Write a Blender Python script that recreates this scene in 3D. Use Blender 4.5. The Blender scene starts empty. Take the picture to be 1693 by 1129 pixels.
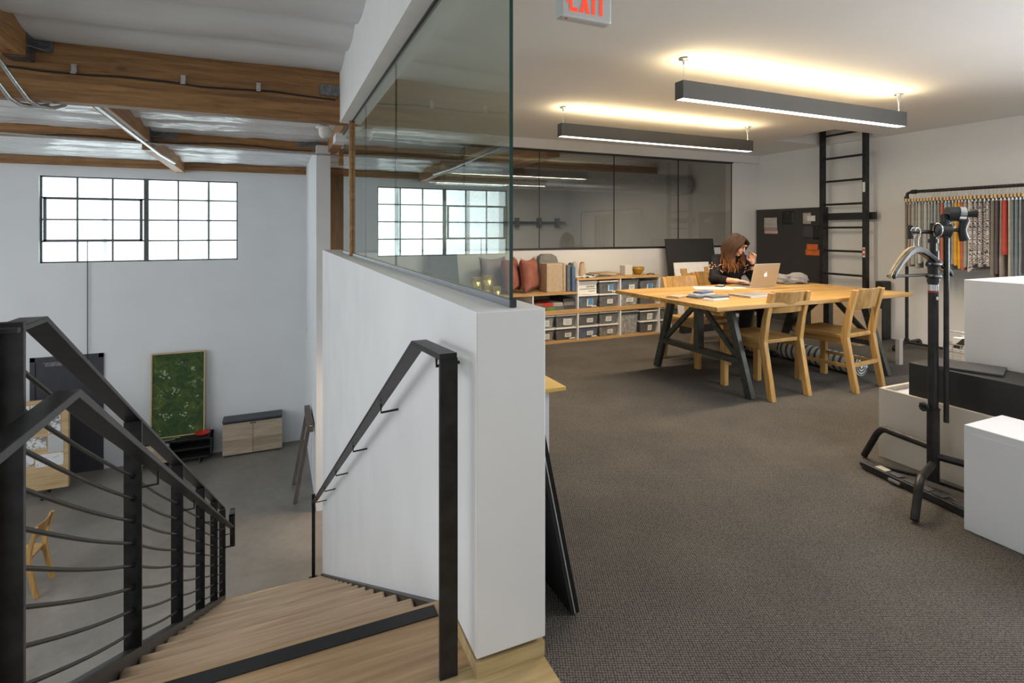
import bpy, bmesh, math, random
from mathutils import Vector, Matrix, noise as mnoise
random.seed(7)
R = math.radians
PI = math.pi
S = bpy.context.scene
COL = S.collection

# ------------------------------------------------------------------ mesh builder
class MB:
    def __init__(self):
        self.v = []; self.f = []; self.m = []; self.s = []; self.mi = 0; self.sm = False
        self.X = None
    def add(self, vs, fs, sm=None):
        n = len(self.v)
        if self.X is not None:
            vs = [self.X @ Vector(p) for p in vs]
        self.v += [tuple(p) for p in vs]
        for f in fs:
            self.f.append([i + n for i in f]); self.m.append(self.mi)
            self.s.append(self.sm if sm is None else sm)
        return self
    def box(self, x0, x1, y0, y1, z0, z1):
        vs = [(x, y, z) for z in (z0, z1) for y in (y0, y1) for x in (x0, x1)]
        return self.add(vs, [(0, 2, 3, 1), (4, 5, 7, 6), (0, 1, 5, 4), (2, 6, 7, 3), (0, 4, 6, 2), (1, 3, 7, 5)])
    def hexa(self, b, t):
        """bottom quad and top quad, same order (counter-clockwise from above)"""
        return self.add(list(b) + list(t), [(3, 2, 1, 0), (4, 5, 6, 7), (0, 1, 5, 4), (1, 2, 6, 5), (2, 3, 7, 6), (3, 0, 4, 7)])
    def prism(self, poly, vec):
        n = len(poly); vec = Vector(vec)
        a = [Vector(p) for p in poly]; b = [p + vec for p in a]
        nrm = Vector((0, 0, 0))
        for i in range(n):
            nrm += a[i].cross(a[(i + 1) % n])
        fs = [tuple(range(n - 1, -1, -1)), tuple(range(n, 2 * n))] + [(i, (i + 1) % n, n + (i + 1) % n, n + i) for i in range(n)]
        if nrm.dot(vec) < 0:
            fs = [tuple(reversed(f)) for f in fs]
        return self.add(a + b, fs)
    def bar(self, p0, p1, w, h, up=(0, 0, 1)):
        p0 = Vector(p0); p1 = Vector(p1); d = (p1 - p0).normalized(); up = Vector(up)
        s = d.cross(up)
        if s.length < 1e-5: s = d.cross(Vector((1, 0, 0)))
        s.normalize(); u = s.cross(d).normalized()
        s = s * (w / 2); u = u * (h / 2)
        vs = [p0 - s - u, p0 + s - u, p0 + s + u, p0 - s + u, p1 - s - u, p1 + s - u, p1 + s + u, p1 - s + u]
        return self.add(vs, [(0, 1, 2, 3), (7, 6, 5, 4), (0, 4, 5, 1), (1, 5, 6, 2), (2, 6, 7, 3), (3, 7, 4, 0)])
    def tube(self, pts, r, seg=10, cap=True):
        pts = [Vector(p) for p in pts]; n = len(pts)
        rs = r if isinstance(r, (list, tuple)) else [r] * n
        T = []
        for i in range(n):
            a = pts[max(i - 1, 0)]; b = pts[min(i + 1, n - 1)]
            T.append((b - a).normalized())
        ref = Vector((0, 0, 1)) if abs(T[0].z) < .9 else Vector((1, 0, 0))
        u = T[0].cross(ref).normalized()
        vs = []
        for i in range(n):
            u = (u - T[i] * u.dot(T[i])).normalized(); w = T[i].cross(u)
            for k in range(seg):
                a = 2 * PI * k / seg
                vs.append(pts[i] + (u * math.cos(a) + w * math.sin(a)) * rs[i])
        fs = []
        for i in range(n - 1):
            for k in range(seg):
                k2 = (k + 1) % seg
                fs.append((i * seg + k, i * seg + k2, (i + 1) * seg + k2, (i + 1) * seg + k))
        self.add(vs, fs, True)
        if cap:
            self.add(vs[:seg], [tuple(range(seg - 1, -1, -1))], False)
            self.add(vs[-seg:], [tuple(range(seg))], False)
        return self
    def cyl(self, p0, p1, r, seg=16, r1=None):
        return self.tube([p0, p1], [r, r if r1 is None else r1], seg)
    def lathe(self, prof, c=(0, 0, 0), seg=24):
        vs = []; fs = []; n = len(prof)
        for (r, z) in prof:
            for k in range(seg):
                a = 2 * PI * k / seg
                vs.append((c[0] + r * math.cos(a), c[1] + r * math.sin(a), c[2] + z))
        for i in range(n - 1):
            for k in range(seg):
                k2 = (k + 1) % seg
                fs.append((i * seg + k, i * seg + k2, (i + 1) * seg + k2, (i + 1) * seg + k))
        fs.append(tuple(range(seg - 1, -1, -1))); fs.append(tuple((n - 1) * seg + k for k in range(seg)))
        return self.add(vs, fs, True)
    def ball(self, c, r, seg=14, ring=9, rot=None):
        if not isinstance(r, (tuple, list)): r = (r, r, r)
        c = Vector(c); vs = []; fs = []
        for i in range(ring + 1):
            t = PI * i / ring
            for k in range(seg):
                a = 2 * PI * k / seg
                p = Vector((r[0] * math.sin(t) * math.cos(a), r[1] * math.sin(t) * math.sin(a), r[2] * math.cos(t)))
                if rot is not None: p = rot @ p
                vs.append(c + p)
        for i in range(ring):
            for k in range(seg):
                k2 = (k + 1) % seg
                fs.append((i * seg + k, (i + 1) * seg + k, (i + 1) * seg + k2, i * seg + k2))
        return self.add(vs, fs, True)
    def caps(self, p0, p1, r0, r1, seg=12):
        """tapered capsule"""
        p0 = Vector(p0); p1 = Vector(p1); d = (p1 - p0)
        if d.length < 1e-6: return self.ball(p0, r0)
        d.normalize(); pts = []; rs = []
        for a in (-80, -55, -28, 0):
            pts.append(p0 + d * (r0 * math.sin(R(a)))); rs.append(r0 * math.cos(R(a)))
        for a in (0, 28, 55, 80):
            pts.append(p1 + d * (r1 * math.sin(R(a)))); rs.append(r1 * math.cos(R(a)))
        return self.tube(pts, rs, seg)

ROOTM = {}
def world_of(o):
    return ROOTM.get(o.name, Matrix.Identity(4))
def obj(name, mb, mats, parent=None, bevel=0.0, mods=None, origin=None):
    """links the builder's faces as ONE mesh object; coordinates are world coordinates"""
    if not isinstance(mats, (list, tuple)): mats = [mats]
    me = bpy.data.meshes.new(name)
    if parent is not None:
        W = world_of(parent).inverted()
    else:
        xs = [p[0] for p in mb.v]; ys = [p[1] for p in mb.v]; zs = [p[2] for p in mb.v]
        base = Vector(((min(xs) + max(xs)) / 2, (min(ys) + max(ys)) / 2, min(zs))) if origin is None else Vector(origin)
        W = Matrix.Translation(-base)
    me.from_pydata([W @ Vector(p) for p in mb.v], [], mb.f)
    for i, p in enumerate(me.polygons):
        p.material_index = mb.m[i]; p.use_smooth = mb.s[i]
    for m in mats: me.materials.append(m)
    me.validate(); me.update()
    o = bpy.data.objects.new(name, me); COL.objects.link(o)
    if parent is not None:
        o.parent = parent; ROOTM[o.name] = world_of(parent)
    else:
        o.location = base; ROOTM[o.name] = Matrix.Translation(base)
    if bevel:
        b = o.modifiers.new('Bevel', 'BEVEL'); b.width = bevel; b.segments = 2; b.limit_method = 'ANGLE'; b.angle_limit = R(40)
    return o
def tag(o, label=None, cat=None, group=None, kind=None):
    if label: o['label'] = label
    if cat: o['category'] = cat
    if group: o['group'] = group
    if kind: o['kind'] = kind
    return o
def thing(name, label, cat, loc=(0, 0, 0), rz=0.0, group=None):
    o = bpy.data.objects.new(name, None); COL.objects.link(o)
    o.empty_display_size = .1
    o.location = loc; o.rotation_euler = (0, 0, rz)
    ROOTM[o.name] = Matrix.Translation(loc) @ Matrix.Rotation(rz, 4, 'Z')
    return tag(o, label, cat, group)
def struct(name, mb, mats, label=None, **k):
    o = obj(name, mb, mats, **k); o['kind'] = 'structure'
    if label: o['label'] = label
    o['category'] = name.split('_')[0]
    return o
def dup(o, parent=None):
    c = o.copy(); COL.objects.link(c)
    if parent is not None: c.parent = parent
    ROOTM[c.name] = ROOTM.get(o.name, Matrix.Identity(4))
    for ch in list(o.children): dup(ch, c)
    return c
def place(o, loc, rz=0.0, label=None):
    o.location = loc; o.rotation_euler = (0, 0, rz)
    if label: o['label'] = label
    return o

# ------------------------------------------------------------------ materials
def newmat(name):
    m = bpy.data.materials.new(name); m.use_nodes = True
    nt = m.node_tree; nt.nodes.clear()
    out = nt.nodes.new('ShaderNodeOutputMaterial')
    return m, nt, out
def N(nt, t, **k):
    n = nt.nodes.new(t)
    for a, b in k.items(): setattr(n, a, b)
    return n
def c4(c): return (c[0], c[1], c[2], 1)
def ramp(nt, fac, stops):
    r = N(nt, 'ShaderNodeValToRGB'); e = r.color_ramp.elements
    while len(e) < len(stops): e.new(.5)
    for i, (p, c) in enumerate(stops): e[i].position = p; e[i].color = c4(c)
    nt.links.new(fac, r.inputs['Fac']); return r.outputs['Color']
def coords(nt, scale=(1, 1, 1), rot=(0, 0, 0), kind='Object'):
    t = N(nt, 'ShaderNodeTexCoord'); m = N(nt, 'ShaderNodeMapping')
    m.inputs['Scale'].default_value = scale; m.inputs['Rotation'].default_value = rot
    nt.links.new(t.outputs[kind], m.inputs['Vector']); return m.outputs['Vector']
def noise(nt, vec, scale, detail=3, rough=.5, dist=0):
    n = N(nt, 'ShaderNodeTexNoise'); n.inputs['Scale'].default_value = scale; n.inputs['Detail'].default_value = detail
    n.inputs['Roughness'].default_value = rough; n.inputs['Distortion'].default_value = dist
    nt.links.new(vec, n.inputs['Vector']); return n.outputs['Fac']
def bump(nt, h, strength, dist=.01):
    b = N(nt, 'ShaderNodeBump'); b.inputs['Strength'].default_value = strength; b.inputs['Distance'].default_value = dist
    nt.links.new(h, b.inputs['Height']); return b.outputs['Normal']
def principled(nt, out, color=None, rough=.5, metal=0, spec=.5):
    p = N(nt, 'ShaderNodeBsdfPrincipled')
    p.inputs['Roughness'].default_value = rough; p.inputs['Metallic'].default_value = metal
    p.inputs['Specular IOR Level'].default_value = spec
    if color is not None:
        if isinstance(color, (tuple, list)): p.inputs['Base Color'].default_value = c4(color)
        else: nt.links.new(color, p.inputs['Base Color'])
    nt.links.new(p.outputs[0], out.inputs['Surface']); return p
def mat(name, color, rough=.5, metal=0, var=.08, scale=6, bmp=0, bscale=60, spec=.5, stretch=(1, 1, 1)):
    m, nt, out = newmat(name)
    v = coords(nt, stretch); f = noise(nt, v, scale, 4)
    lo = tuple(max(0, c * (1 - var)) for c in color); hi = tuple(min(1, c * (1 + var)) for c in color)
    p = principled(nt, out, ramp(nt, f, [(.3, lo), (.7, hi)]), rough, metal, spec)
    if bmp: nt.links.new(bump(nt, noise(nt, v, bscale, 3), bmp, .004), p.inputs['Normal'])
    return m
def wood(name, dark, light, axis=0, scale=1.0, rough=.5, planks=0, knots=False, contrast=(.3, .7), across=None, vary=.3):
    """grain runs along `axis`; planks = board width in metres (0 for none), laid side by side along `across`"""
    m, nt, out = newmat(name)
    st = [14 * scale] * 3; st[axis] = 1.1 * scale
    v = coords(nt, tuple(st))
    oi = N(nt, 'ShaderNodeObjectInfo'); of = N(nt, 'ShaderNodeVectorMath', operation='SCALE'); of.inputs[0].default_value = (37, 53, 71)
    nt.links.new(oi.outputs['Random'], of.inputs['Scale']); ofa = N(nt, 'ShaderNodeVectorMath', operation='ADD')
    nt.links.new(v, ofa.inputs[0]); nt.links.new(of.outputs[0], ofa.inputs[1]); v = ofa.outputs[0]
    f = noise(nt, v, 2.2, 6, .62, .6)
    col = ramp(nt, f, [(contrast[0], dark), (contrast[1], light)])
    st2 = [70 * scale] * 3; st2[axis] = 2.5 * scale
    f2 = noise(nt, coords(nt, tuple(st2)), 2, 2)
    mx = N(nt, 'ShaderNodeMix', data_type='RGBA', blend_type='MULTIPLY'); mx.inputs['Factor'].default_value = .35
    nt.links.new(col, mx.inputs['A']); nt.links.new(ramp(nt, f2, [(.35, (.55, .5, .45)), (.6, (1, 1, 1))]), mx.inputs['B'])
    col = mx.outputs['Result']
    if planks:
        ax = across if across is not None else (1 if axis == 0 else 0)
        t = N(nt, 'ShaderNodeTexCoord'); sp = N(nt, 'ShaderNodeSeparateXYZ'); nt.links.new(t.outputs['Object'], sp.inputs[0])
        d = N(nt, 'ShaderNodeMath', operation='DIVIDE'); nt.links.new(sp.outputs[ax], d.inputs[0]); d.inputs[1].default_value = planks
        fl = N(nt, 'ShaderNodeMath', operation='FLOOR'); nt.links.new(d.outputs[0], fl.inputs[0])
        wn = N(nt, 'ShaderNodeTexWhiteNoise', noise_dimensions='1D'); nt.links.new(fl.outputs[0], wn.inputs['W'])
        m2 = N(nt, 'ShaderNodeMix', data_type='RGBA', blend_type='MULTIPLY'); m2.inputs['Factor'].default_value = .6
        nt.links.new(col, m2.inputs['A']); nt.links.new(ramp(nt, wn.outputs['Value'], [(0, (.55, .5, .44)), (1, (1, 1, 1))]), m2.inputs['B'])
        col = m2.outputs['Result']
    if knots:
        vo = N(nt, 'ShaderNodeTexVoronoi'); vo.inputs['Scale'].default_value = 2.6
        sk = [1.0] * 3; sk[axis] = .55
        nt.links.new(coords(nt, tuple(sk)), vo.inputs['Vector'])
        m3 = N(nt, 'ShaderNodeMix', data_type='RGBA', blend_type='MULTIPLY'); m3.inputs['Factor'].default_value = .8
        nt.links.new(col, m3.inputs['A']); nt.links.new(ramp(nt, vo.outputs['Distance'], [(.03, (.35, .22, .12)), (.09, (1, 1, 1))]), m3.inputs['B'])
        col = m3.outputs['Result']
    mv = N(nt, 'ShaderNodeMix', data_type='RGBA', blend_type='MULTIPLY'); mv.inputs['Factor'].default_value = vary
    nt.links.new(col, mv.inputs['A']); nt.links.new(ramp(nt, oi.outputs['Random'], [(0, (.74, .72, .70)), (1, (1.0, 1.0, 1.0))]), mv.inputs['B']); col = mv.outputs['Result']
    p = principled(nt, out, col, rough)
    nt.links.new(bump(nt, f2, .12, .002), p.inputs['Normal'])
    return m
def emit(name, color, strength):
    m, nt, out = newmat(name)
    e = N(nt, 'ShaderNodeEmission'); e.inputs['Color'].default_value = c4(color); e.inputs['Strength'].default_value = strength
    nt.links.new(e.outputs[0], out.inputs['Surface']); return m
def glass(name, tint, ior=1.5, gain=1.0):
    """thin clear pane: lets light through, mirrors by the angle of view"""
    m, nt, out = newmat(name)
    tr = N(nt, 'ShaderNodeBsdfTransparent'); tr.inputs['Color'].default_value = c4(tint)
    gl = N(nt, 'ShaderNodeBsdfGlossy'); gl.inputs['Roughness'].default_value = .0
    gl.inputs['Color'].default_value = (.93, 1, .97, 1)
    fr = N(nt, 'ShaderNodeFresnel'); fr.inputs['IOR'].default_value = ior
    ge = N(nt, 'ShaderNodeNewGeometry')
    sub = N(nt, 'ShaderNodeMath', operation='SUBTRACT'); sub.inputs[0].default_value = 1; nt.links.new(ge.outputs['Backfacing'], sub.inputs[1])
    mul = N(nt, 'ShaderNodeMath', operation='MULTIPLY'); nt.links.new(fr.outputs[0], mul.inputs[0]); nt.links.new(sub.outputs[0], mul.inputs[1])
    mg = N(nt, 'ShaderNodeMath', operation='MULTIPLY', use_clamp=True); nt.links.new(mul.outputs[0], mg.inputs[0]); mg.inputs[1].default_value = gain
    mx = N(nt, 'ShaderNodeMixShader'); nt.links.new(mg.outputs[0], mx.inputs['Fac'])
    nt.links.new(tr.outputs[0], mx.inputs[1]); nt.links.new(gl.outputs[0], mx.inputs[2])
    nt.links.new(mx.outputs[0], out.inputs['Surface']); return m
def clearplastic(name, color, opac, rough=.25):
    m, nt, out = newmat(name)
    tr = N(nt, 'ShaderNodeBsdfTransparent'); tr.inputs['Color'].default_value = (.9, .92, .93, 1)
    p = N(nt, 'ShaderNodeBsdfPrincipled'); p.inputs['Base Color'].default_value = c4(color); p.inputs['Roughness'].default_value = rough
    mx = N(nt, 'ShaderNodeMixShader'); mx.inputs['Fac'].default_value = opac
    nt.links.new(tr.outputs[0], mx.inputs[1]); nt.links.new(p.outputs[0], mx.inputs[2])
    nt.links.new(mx.outputs[0], out.inputs['Surface']); return m

M = {}
M['wall'] = mat('white wall paint', (.76, .78, .80), .75, var=.025, scale=1.5, bmp=.05, bscale=120)
M['stairwall'] = mat('scuffed white wall paint', (.77, .77, .775), .7, var=.04, scale=2.2, bmp=.05, bscale=120)
_m = M['stairwall']; _nt = _m.node_tree; _p = [n for n in _nt.nodes if n.type == 'BSDF_PRINCIPLED'][0]; _l = _p.inputs['Base Color'].links[0].from_socket
_f = noise(_nt, coords(_nt, (9, 9, 2.2)), 3.1, 5, .75); _mx = N(_nt, 'ShaderNodeMix', data_type='RGBA', blend_type='MULTIPLY'); _mx.inputs['Factor'].default_value = .55
_nt.links.new(_l, _mx.inputs['A']); _nt.links.new(ramp(_nt, _f, [(.255, (.25, .25, .25)), (.29, (1, 1, 1))]), _mx.inputs['B']); _nt.links.new(_mx.outputs['Result'], _p.inputs['Base Color'])
M['roomwall'] = mat('room white paint', (.74, .74, .73), .75, var=.02, scale=1.5)
M['ceil'] = mat('ceiling paint', (.78, .775, .76), .8, var=.02, scale=1)
M['soffit'] = mat('soffit white paint', (.80, .80, .80), .75, var=.02)
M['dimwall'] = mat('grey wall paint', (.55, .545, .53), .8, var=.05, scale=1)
M['ply'] = wood('plywood sheet', (.20, .125, .06), (.30, .19, .09), 2, .6, .6)
M['glulam'] = wood('douglas fir beam', (.24, .108, .036), (.50, .265, .10), 0, 1.0, .55, planks=.038, across=2, knots=True)
M['purlin'] = wood('douglas fir purlin', (.26, .115, .04), (.50, .27, .11), 1, 1.0, .55, knots=True)
M['oak'] = wood('oak tread', (.46, .31, .185), (.78, .58, .385), 0, .55, .40, contrast=(.3, .68), vary=1.0)
M['oaklanding'] = wood('oak landing', (.44, .275, .145), (.68, .46, .265), 0, .5, .4, contrast=(.3, .68), vary=.2)
M['ash'] = wood('ash threshold board', (.46, .33, .15), (.66, .51, .28), 0, .5, .42, contrast=(.3, .65))
M['teak'] = wood('oiled teak', (.44, .245, .07), (.70, .45, .15), 0, .8, .42, planks=.075)
M['teakv'] = wood('oiled teak upright', (.42, .235, .07), (.68, .43, .155), 2, .9, .42)
M['teakback'] = wood('oiled teak staves', (.38, .20, .06), (.70, .45, .165), 2, .9, .42, planks=.052, across=0)
M['teakseat'] = wood('oiled teak seat', (.42, .235, .07), (.68, .43, .15), 1, .9, .42, planks=.07, across=0)
M['plyshelf'] = wood('birch ply shelf', (.46, .27, .10), (.66, .43, .19), 0, .8, .5)
M['paledoor'] = wood('pale rustic oak', (.42, .33, .24), (.62, .51, .39), 0, .6, .6, planks=.16, across=2, knots=True)
M['blond'] = wood('blond plywood', (.52, .35, .17), (.70, .52, .29), 0, .5, .5)
M['yellowtop'] = mat('yellow laminate', (.72, .47, .12), .45, var=.06)
M['greywood'] = wood('weathered timber', (.085, .07, .06), (.18, .15, .13), 2, 1, .7)
M['steel'] = mat('blackened steel', (.032, .031, .032), .42, .55, var=.35, scale=18, bmp=.08, bscale=90)
M['steelrod'] = mat('dark steel rod', (.03, .029, .027), .4, .6, var=.2, scale=20)
M['tableleg'] = mat('grey painted steel', (.060, .066, .062), .45, .35, var=.3, scale=30)
M['black'] = mat('matte black', (.014, .014, .015), .5, var=.2)
M['blackgloss'] = mat('gloss black', (.012, .012, .013), .22, var=.2)
M['charcoal'] = mat('charcoal lacquer', (.055, .058, .066), .5, var=.1)
M['doorpaint'] = mat('slate door paint', (.045, .046, .058), .45, var=.1)
M['galv'] = mat('galvanised steel', (.55, .56, .57), .35, .9, var=.15, scale=40)
M['hanger'] = mat('zinc strap steel', (.20, .20, .21), .45, .8, var=.3, scale=25)
M['chrome'] = mat('bright metal', (.75, .75, .77), .18, 1, var=.05)
M['alu'] = mat('brushed aluminium', (.62, .60, .57), .35, .85, var=.04, stretch=(1, 40, 1))
M['channel'] = mat('glazing channel', (.36, .37, .40), .35, .8, var=.1)
M['white'] = mat('white laminate', (.82, .82, .83), .4, var=.02)
M['whiteplast'] = mat('white plastic', (.78, .77, .74), .4, var=.04)
M['boxwhite'] = mat('white painted plinth', (.74, .75, .77), .5, var=.03, scale=2)
M['boxbeige'] = mat('cream painted plinth', (.60, .555, .50), .6, var=.05, scale=2)
M['lightgrey'] = mat('light grey metal', (.52, .53, .53), .4, var=.05)
M['paper'] = mat('white paper', (.80, .79, .76), .7, var=.05, scale=12)
M['bluetape'] = mat('blue tag', (.10, .27, .52), .6, var=.1)
M['ink'] = mat('grey print', (.22, .21, .2), .7, var=.3, scale=30)
M['kraft'] = mat('brown card', (.42, .31, .20), .8, var=.08)
M['rust'] = mat('rust velvet', (.29, .105, .075), .95, var=.22, scale=9, bmp=.25, bscale=30)
M['linen'] = mat('beige linen', (.46, .36, .25), .9, var=.1, scale=30, bmp=.2, bscale=150)
M['feltgrey'] = mat('grey felt', (.22, .215, .21), .95, var=.15, scale=25)
M['feltblue'] = mat('blue felt', (.09, .15, .27), .95, var=.15, scale=25)
M['slate'] = mat('slate blue felt', (.13, .15, .18), .95, var=.15, scale=25)
M['skin'] = mat('skin', (.62, .36, .25), .5, var=.06, scale=20)
M['lips'] = mat('lips', (.45, .13, .11), .45, var=.05)
M['eyewhite'] = mat('eye white', (.45, .42, .40), .3, var=.02)
M['cloth'] = mat('black blouse', (.012, .012, .014), .9, var=.35, scale=14, bmp=.35, bscale=24, spec=.15)
M['trouser'] = mat('black trousers', (.012, .012, .014), .85, var=.3)
M['leaf'] = mat('green leaf', (.12, .25, .06), .6, var=.3)
M['red'] = mat('red enamel', (.55, .03, .03), .35, var=.15)
M['amber'] = mat('amber glass', (.34, .19, .02), .2, var=.15)
M['gold'] = mat('gold faceted tin', (.72, .60, .28), .3, .75, var=.1, scale=9)
M['greenglass'] = mat('green glass edge', (.012, .05, .042), .12, var=.1)
M['orange'] = mat('orange felt', (.72, .17, .03), .9, var=.12, scale=20)
M['pink'] = mat('pink felt', (.60, .37, .34), .9, var=.08)
M['mauve'] = mat('mauve felt', (.30, .25, .27), .9, var=.08)
M['greige'] = mat('greige felt', (.45, .42, .38), .9, var=.1)
M['pinboard'] = mat('dark pinboard felt', (.045, .042, .040), .95, var=.12, scale=60)
M['easel'] = mat('black foam board', (.026, .026, .027), .8, var=.15, stretch=(1, 1, 25))
M['redletter'] = emit('exit letters', (1.0, .085, .045), 1.25)
M['ledwhite'] = emit('lamp diffuser', (1.0, .90, .80), 5.5)
M['ledwarm'] = emit('lamp uplight diffuser', (1.0, .76, .42), 34)
M['logo'] = emit('lit laptop emblem', (1, .98, .95), 1.3)
M['winsteel'] = mat('painted window steel', (.10, .105, .11), .6, var=.3, scale=30)
M['pane'] = None

# carpet: loop rows
m, nt, out = newmat('woven carpet')
v = coords(nt, (1, 1, 1), (0, 0, R(24)))
vo = N(nt, 'ShaderNodeTexVoronoi'); vo.inputs['Scale'].default_value = 115; vo.inputs['Randomness'].default_value = .25
nt.links.new(v, vo.inputs['Vector'])
col = ramp(nt, vo.outputs['Distance'], [(.12, (.205, .188, .170)), (.55, (.052, .049, .046))])
mx = N(nt, 'ShaderNodeMix', data_type='RGBA', blend_type='MULTIPLY'); mx.inputs['Factor'].default_value = 1
nt.links.new(col, mx.inputs['A']); nt.links.new(ramp(nt, noise(nt, v, 3, 5), [(.3, (.86, .86, .86)), (.7, (1.1, 1.08, 1.06))]), mx.inputs['B'])
p = principled(nt, out, mx.outputs['Result'], .95, 0, .2)
nt.links.new(bump(nt, vo.outputs['Distance'], .6, .004), p.inputs['Normal'])
M['carpet'] = m

# polished concrete with brown cast and blotches
m, nt, out = newmat('polished concrete')
v = coords(nt)
f = noise(nt, v, .7, 8, .62, .8)
col = ramp(nt, f, [(.25, (.155, .145, .13)), (.5, (.215, .202, .182)), (.75, (.275, .26, .235))])
f2 = noise(nt, v, 9, 6, .7)
mx = N(nt, 'ShaderNodeMix', data_type='RGBA', blend_type='MULTIPLY'); mx.inputs['Factor'].default_value = .5
nt.links.new(col, mx.inputs['A']); nt.links.new(ramp(nt, f2, [(.3, (.75, .73, .7)), (.65, (1.05, 1.04, 1.03))]), mx.inputs['B'])
p = principled(nt, out, mx.outputs['Result'], .38, 0, .4)
M['concrete'] = m

# roof insulation facing: white vinyl with creases
m, nt, out = newmat('white vinyl roof facing')
v = coords(nt, (1, 1, 1)); f = noise(nt, coords(nt, (1.2, 4, 4)), 2, 3, .5, 1.0)
p = principled(nt, out, ramp(nt, noise(nt, v, 2), [(.3, (.70, .71, .72)), (.7, (.80, .81, .82))]), .24, 0, .6)
nt.links.new(bump(nt, f, .45, .05), p.inputs['Normal'])
M['vinyl'] = m
M['vinylsoft'] = mat('matte vinyl roof facing', (.70, .705, .71), .5, var=.05, scale=2, bmp=.10, bscale=3, stretch=(.6, 3, 3))

# window glass: wired obscure glass, daylight comes through
m, nt, out = newmat('frosted window glass')
tr = N(nt, 'ShaderNodeBsdfTransparent'); tr.inputs['Color'].default_value = (.93, .98, .97, 1)
tl = N(nt, 'ShaderNodeBsdfTranslucent'); tl.inputs['Color'].default_value = (.9, .95, .95, 1)
mx = N(nt, 'ShaderNodeMixShader')
nt.links.new(ramp(nt, noise(nt, coords(nt), 1.3, 3), [(.35, (.12, .12, .12)), (.7, (.4, .4, .4))]), mx.inputs['Fac'])
nt.links.new(tr.outputs[0], mx.inputs[1]); nt.links.new(tl.outputs[0], mx.inputs[2]); nt.links.new(mx.outputs[0], out.inputs['Surface'])
M['pane'] = m

# green leafy painting
m, nt, out = newmat('leafy green canvas')
v = coords(nt)
f = noise(nt, v, 5, 8, .7, 1.2)
col = ramp(nt, f, [(.25, (.008, .026, .009)), (.45, (.024, .068, .018)), (.58, (.070, .105, .018)), (.75, (.16, .17, .028))])
n2 = noise(nt, v, 26, 5, .75, .6); n3 = noise(nt, v, 2.6, 2, .5)
mu = N(nt, 'ShaderNodeMath', operation='MULTIPLY'); nt.links.new(n2, mu.inputs[0]); nt.links.new(n3, mu.inputs[1])
mk = ramp(nt, mu.outputs[0], [(.355, (0, 0, 0)), (.40, (1, 1, 1))])
mx = N(nt, 'ShaderNodeMix', data_type='RGBA'); nt.links.new(mk, mx.inputs['Factor'])
nt.links.new(col, mx.inputs['A']); mx.inputs['B'].default_value = (.55, .58, .45, 1)
principled(nt, out, mx.outputs['Result'], .8)
M['canvas'] = m
M['blossom'] = mat('white blossom paint', (.36, .42, .30), .8, var=.3, scale=40)

# presentation sheet: blocks of grey drawing
def sheetmat(name, seed, dens=.5):
    m, nt, out = newmat(name)
    t = N(nt, 'ShaderNodeTexCoord'); mp = N(nt, 'ShaderNodeMapping'); mp.inputs['Location'].default_value = (seed, seed * 1.7, seed)
    nt.links.new(t.outputs['Object'], mp.inputs['Vector'])
    f = noise(nt, mp.outputs['Vector'], 14, 5, .8)
    principled(nt, out, ramp(nt, f, [(.30, (.10, .10, .10)), (dens, (.30, .30, .31)), (dens + .03, (.74, .74, .76))]), .6)
    return m
M['sheet1'] = sheetmat('plan drawing sheet', 2.2, .42); M['sheet2'] = sheetmat('render sheet', 5.1, .5); M['sheet3'] = sheetmat('sketch sheet', 9.4, .38)

# striped rug / zebra paper
def stripes(name, c1, c2, scale, axis='X', dist=1.5, rough=.9):
    m, nt, out = newmat(name)
    w = N(nt, 'ShaderNodeTexWave', bands_direction=axis); w.inputs['Scale'].default_value = scale; w.inputs['Distortion'].default_value = dist
    nt.links.new(coords(nt), w.inputs['Vector'])
    principled(nt, out, ramp(nt, w.outputs['Fac'], [(.30, c1), (.38, c2)]), rough); return m
M['rug'] = stripes('striped wool rug', (.10, .12, .12), (.62, .66, .62), 5, 'Y', 1.2)
M['zebra'] = stripes('black and white print', (.03, .03, .03), (.72, .72, .70), 5, 'DIAGONAL', 2)
M['news'] = stripes('printed paper', (.34, .32, .30), (.76, .75, .72), 30, 'Z', 3)

# ------------------------------------------------------------------ key dimensions (metres; camera at 0,0,1.3)
H = 1.3
LOW = -3.0          # lower floor
XW = .53            # stair face of half wall
XG = .664           # glass plane
YB = 6.05           # back wall of the mezzanine room
YF = 11.84          # window wall
XR = 6.8            # right wall
CEIL = 2.455
SLOPE = .569

# ------------------------------------------------------------------ setting
b = MB(); b.box(-9.5, XR + .1, -5.2, YF + .2, LOW - .15, LOW)
struct('floor_lower', b, M['concrete'], 'grey polished concrete floor of the lower hall')
b = MB(); b.box(.75, XR, -5, YB, -.2, 0.0)
struct('floor_carpet', b, M['carpet'], 'dark woven carpet of the mezzanine room')
b = MB(); b.box(-.62, .75, -5, 1.515, -.2, .0)
struct('floor_threshold', b, M['ash'], 'pale ash boards at the head of the stairs')
b = MB(); b.box(-.62, .53, 1.516, 1.83, -.06, .0)
struct('floor_landing', b, M['oaklanding'], 'brown oak landing step')
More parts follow.
